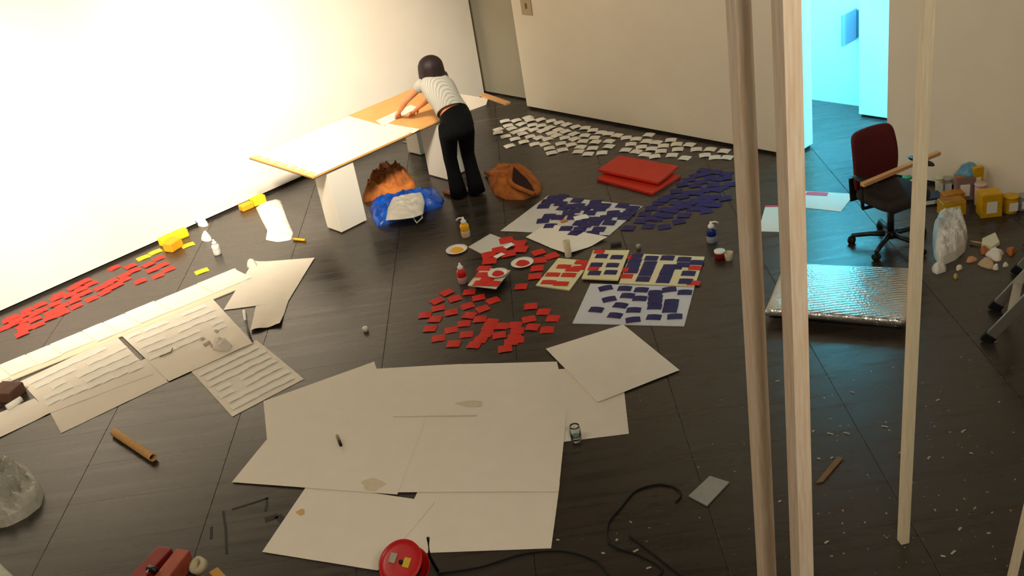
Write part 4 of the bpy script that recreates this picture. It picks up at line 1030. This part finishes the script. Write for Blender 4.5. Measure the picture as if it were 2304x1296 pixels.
pot(2040, 436, .04, .17, mat('green_cap_tub', srgb(70, 120, 130), .4), 'teal tub with green lid behind the chair seat', lidm=mat('green_lid', srgb(50, 140, 80), .4), name='paint_tub')
pot(2056, 440, .04, .15, WPLAST, 'white tub behind the chair seat', name='paint_tub')
carton(2088, 455, (.22, .15, .07), .8, mat('navy_box', srgb(40, 60, 84), .5), 'flat navy box lying behind the right batten')
heap('blue_bag', [(2150,393),(2160,379),(2185,369),(2200,379),(2203,393),(2180,399)], .06, BLB, 'light blue plastic bag heaped on top of the cartons by the right wall', 'bag', seed=71, fold=.8, res=14, z0=.228)
carton(2196, 445, (.09, .05, .3), .9, YEL2, 'slim yellow packet standing behind the pale pink tub')
pot(2300, 470, .05, .13, mat('grey_metal_can', srgb(150, 148, 140), .4), 'grey tin at the right edge of the photo by the wall', name='paint_tub')
heap('rubbish_bag', [(2098,548),(2099,522),(2108,502),(2140,490),(2168,500),(2178,535),(2172,565),(2150,585),(2120,598),(2112,598),(2101,575)], .13, BAGW, 'white plastic rubbish bag behind the right batten', 'bag', seed=86, fold=2.0, power=.3, smooth=False)
heap('rubbish_bag_small', [(2096,604),(2110,600),(2130,601),(2128,612),(2108,618),(2098,612)], .05, BAGW, 'small white plastic scrap below the rubbish bag', 'scrap', seed=82, res=12)
t = tag(empty('hand_scoop', fp(2215, 553)), 'cream hand scoop with a thin brown handle on the floor right of the rubbish bag', 'scoop')
off = -Vector(t.location)
MB().tube([fp(2182,543,.02)+off, fp(2210,547,.025)+off], .009, 8).build('handle', mat('tan_handle', srgb(190, 150, 104), .5), t, smooth=True)
q = [fp(2210,540,.02)+off, fp(2240,526,.03)+off, fp(2250,548,.03)+off, fp(2232,560,.015)+off, fp(2208,553,.015)+off]
MB().loft([[v-Vector((0, 0, .012)) for v in q], q, [v*.96+Vector((0, 0, .02)) for v in q]]).build('blade', mat('cream_scoop', srgb(220, 210, 176), .5), t, bevel=.003)
ORG = mat('orange_scrap', srgb(176, 104, 48), .7)
k = 0
for px, py, r_, m_, lab in ((2185,585,12,mat('peach_scrap', srgb(206,150,110), .7),'peach coloured paper scrap right of the rubbish bag'),(2214,566,11,ORG,'orange scrap, left one of the two beside the scoop'),(2274,568,11,ORG,'orange scrap, right one near the ladder'),(2240,575,20,PAPER,'crumpled cream paper ring below the scoop'),(2222,595,18,mat('tan_scrap', srgb(196,168,130), .7),'tan crumpled paper below the cream paper ring'),(2240,605,6,PAPER,'narrow white scrap pointing down below the tan paper'),(2262,598,6,PAPER,'small white scrap near the ladder foot'),(2157,605,7,PAPER,'tiny white scrap below the rubbish bag'),(2150,625,5,mat('yellow_chip', srgb(190,170,90), .7),'tiny yellow chip below the rubbish bag')):
    k += 1
    heap('paper_scrap', [(px+r_*math.cos(a)*(1+.3*math.sin(3*a+k)), py+r_*.6*math.sin(a)*(1+.2*math.cos(2*a+k))) for a in [2*math.pi*j/12 for j in range(12)]], .035, m_, lab, 'scrap', res=10, seed=90+k, fold=1.6)
# larger flakes on the dark floor
FLK = mat('pale_flake', srgb(176, 166, 146), .7)
fk = [(1750,858),(1918,883),(2168,970),(1868,976),(1872,1030),(1842,1032),(2145,1243),(2123,1252),(1755,1128),(1860,1220),(1905,975),(1990,960),(2110,900),(2090,1030),(2185,1020),(1357,1245),(1430,1240),(1460,1278),(1388,1215),(2240,770),(2050,1085),(2160,1190),(2225,1200),(1830,970),(1255,1215)]
for a, b_ in fk:
    L_ = random.uniform(.018, .04)
    card('floor_flake', FLK, a, b_, random.uniform(-1.2, .4), .0008, 'pale paint flake on the dark floor at the right', 'flake', 'pale flakes on the dark floor', L=round(L_, 2), Wd=.012, arch=.002)
# fine dust and chips, uncountable
mb = MB()
for k in range(150):
    px = random.uniform(1300, 2300); py = random.uniform(800, 1296)
    if random.random() < .5: px = random.uniform(1850, 2300)
    p_ = fp(px, py); r_ = random.choice((.0015, .002, .003, .004)); a = random.uniform(0, 3); e = Vector((math.cos(a), math.sin(a), 0))*r_*random.uniform(1, 2.5); f_ = Vector((-math.sin(a), math.cos(a), 0))*r_
    b0 = [p_-e-f_, p_+e-f_, p_+e+f_, p_-e+f_]
    mb.loft([b0, [v+Vector((0, 0, .0015)) for v in b0]])
o = mb.build('floor_dust', FLK); tag(o, 'fine pale dust and chips strewn over the dark floor at the right', 'dust'); o['kind'] = 'stuff'

# ------------------------------------------------------------------ single out the members of small look-alike groups by their place
ORD = ['leftmost', 'second from left', 'third from left', 'fourth from left', 'fifth from left', 'sixth from left', 'seventh from left', 'eighth from left', 'ninth from left', 'tenth from left', 'eleventh from left', 'twelfth from left']
groups = {}
for o in D.objects:
    if o.parent is None and 'group' in o and 'label' in o: groups.setdefault((o['group'], o['label']), []).append(o)
def scr_x(o):
    d = o.location-Vector((0, 0, HC)); return d.dot(R_)/d.dot(W_)
for (g_, lab), os_ in groups.items():
    if 1 < len(os_) <= 12:
        for k, o in enumerate(sorted(os_, key=scr_x)): o['label'] = lab+', '+ORD[k]
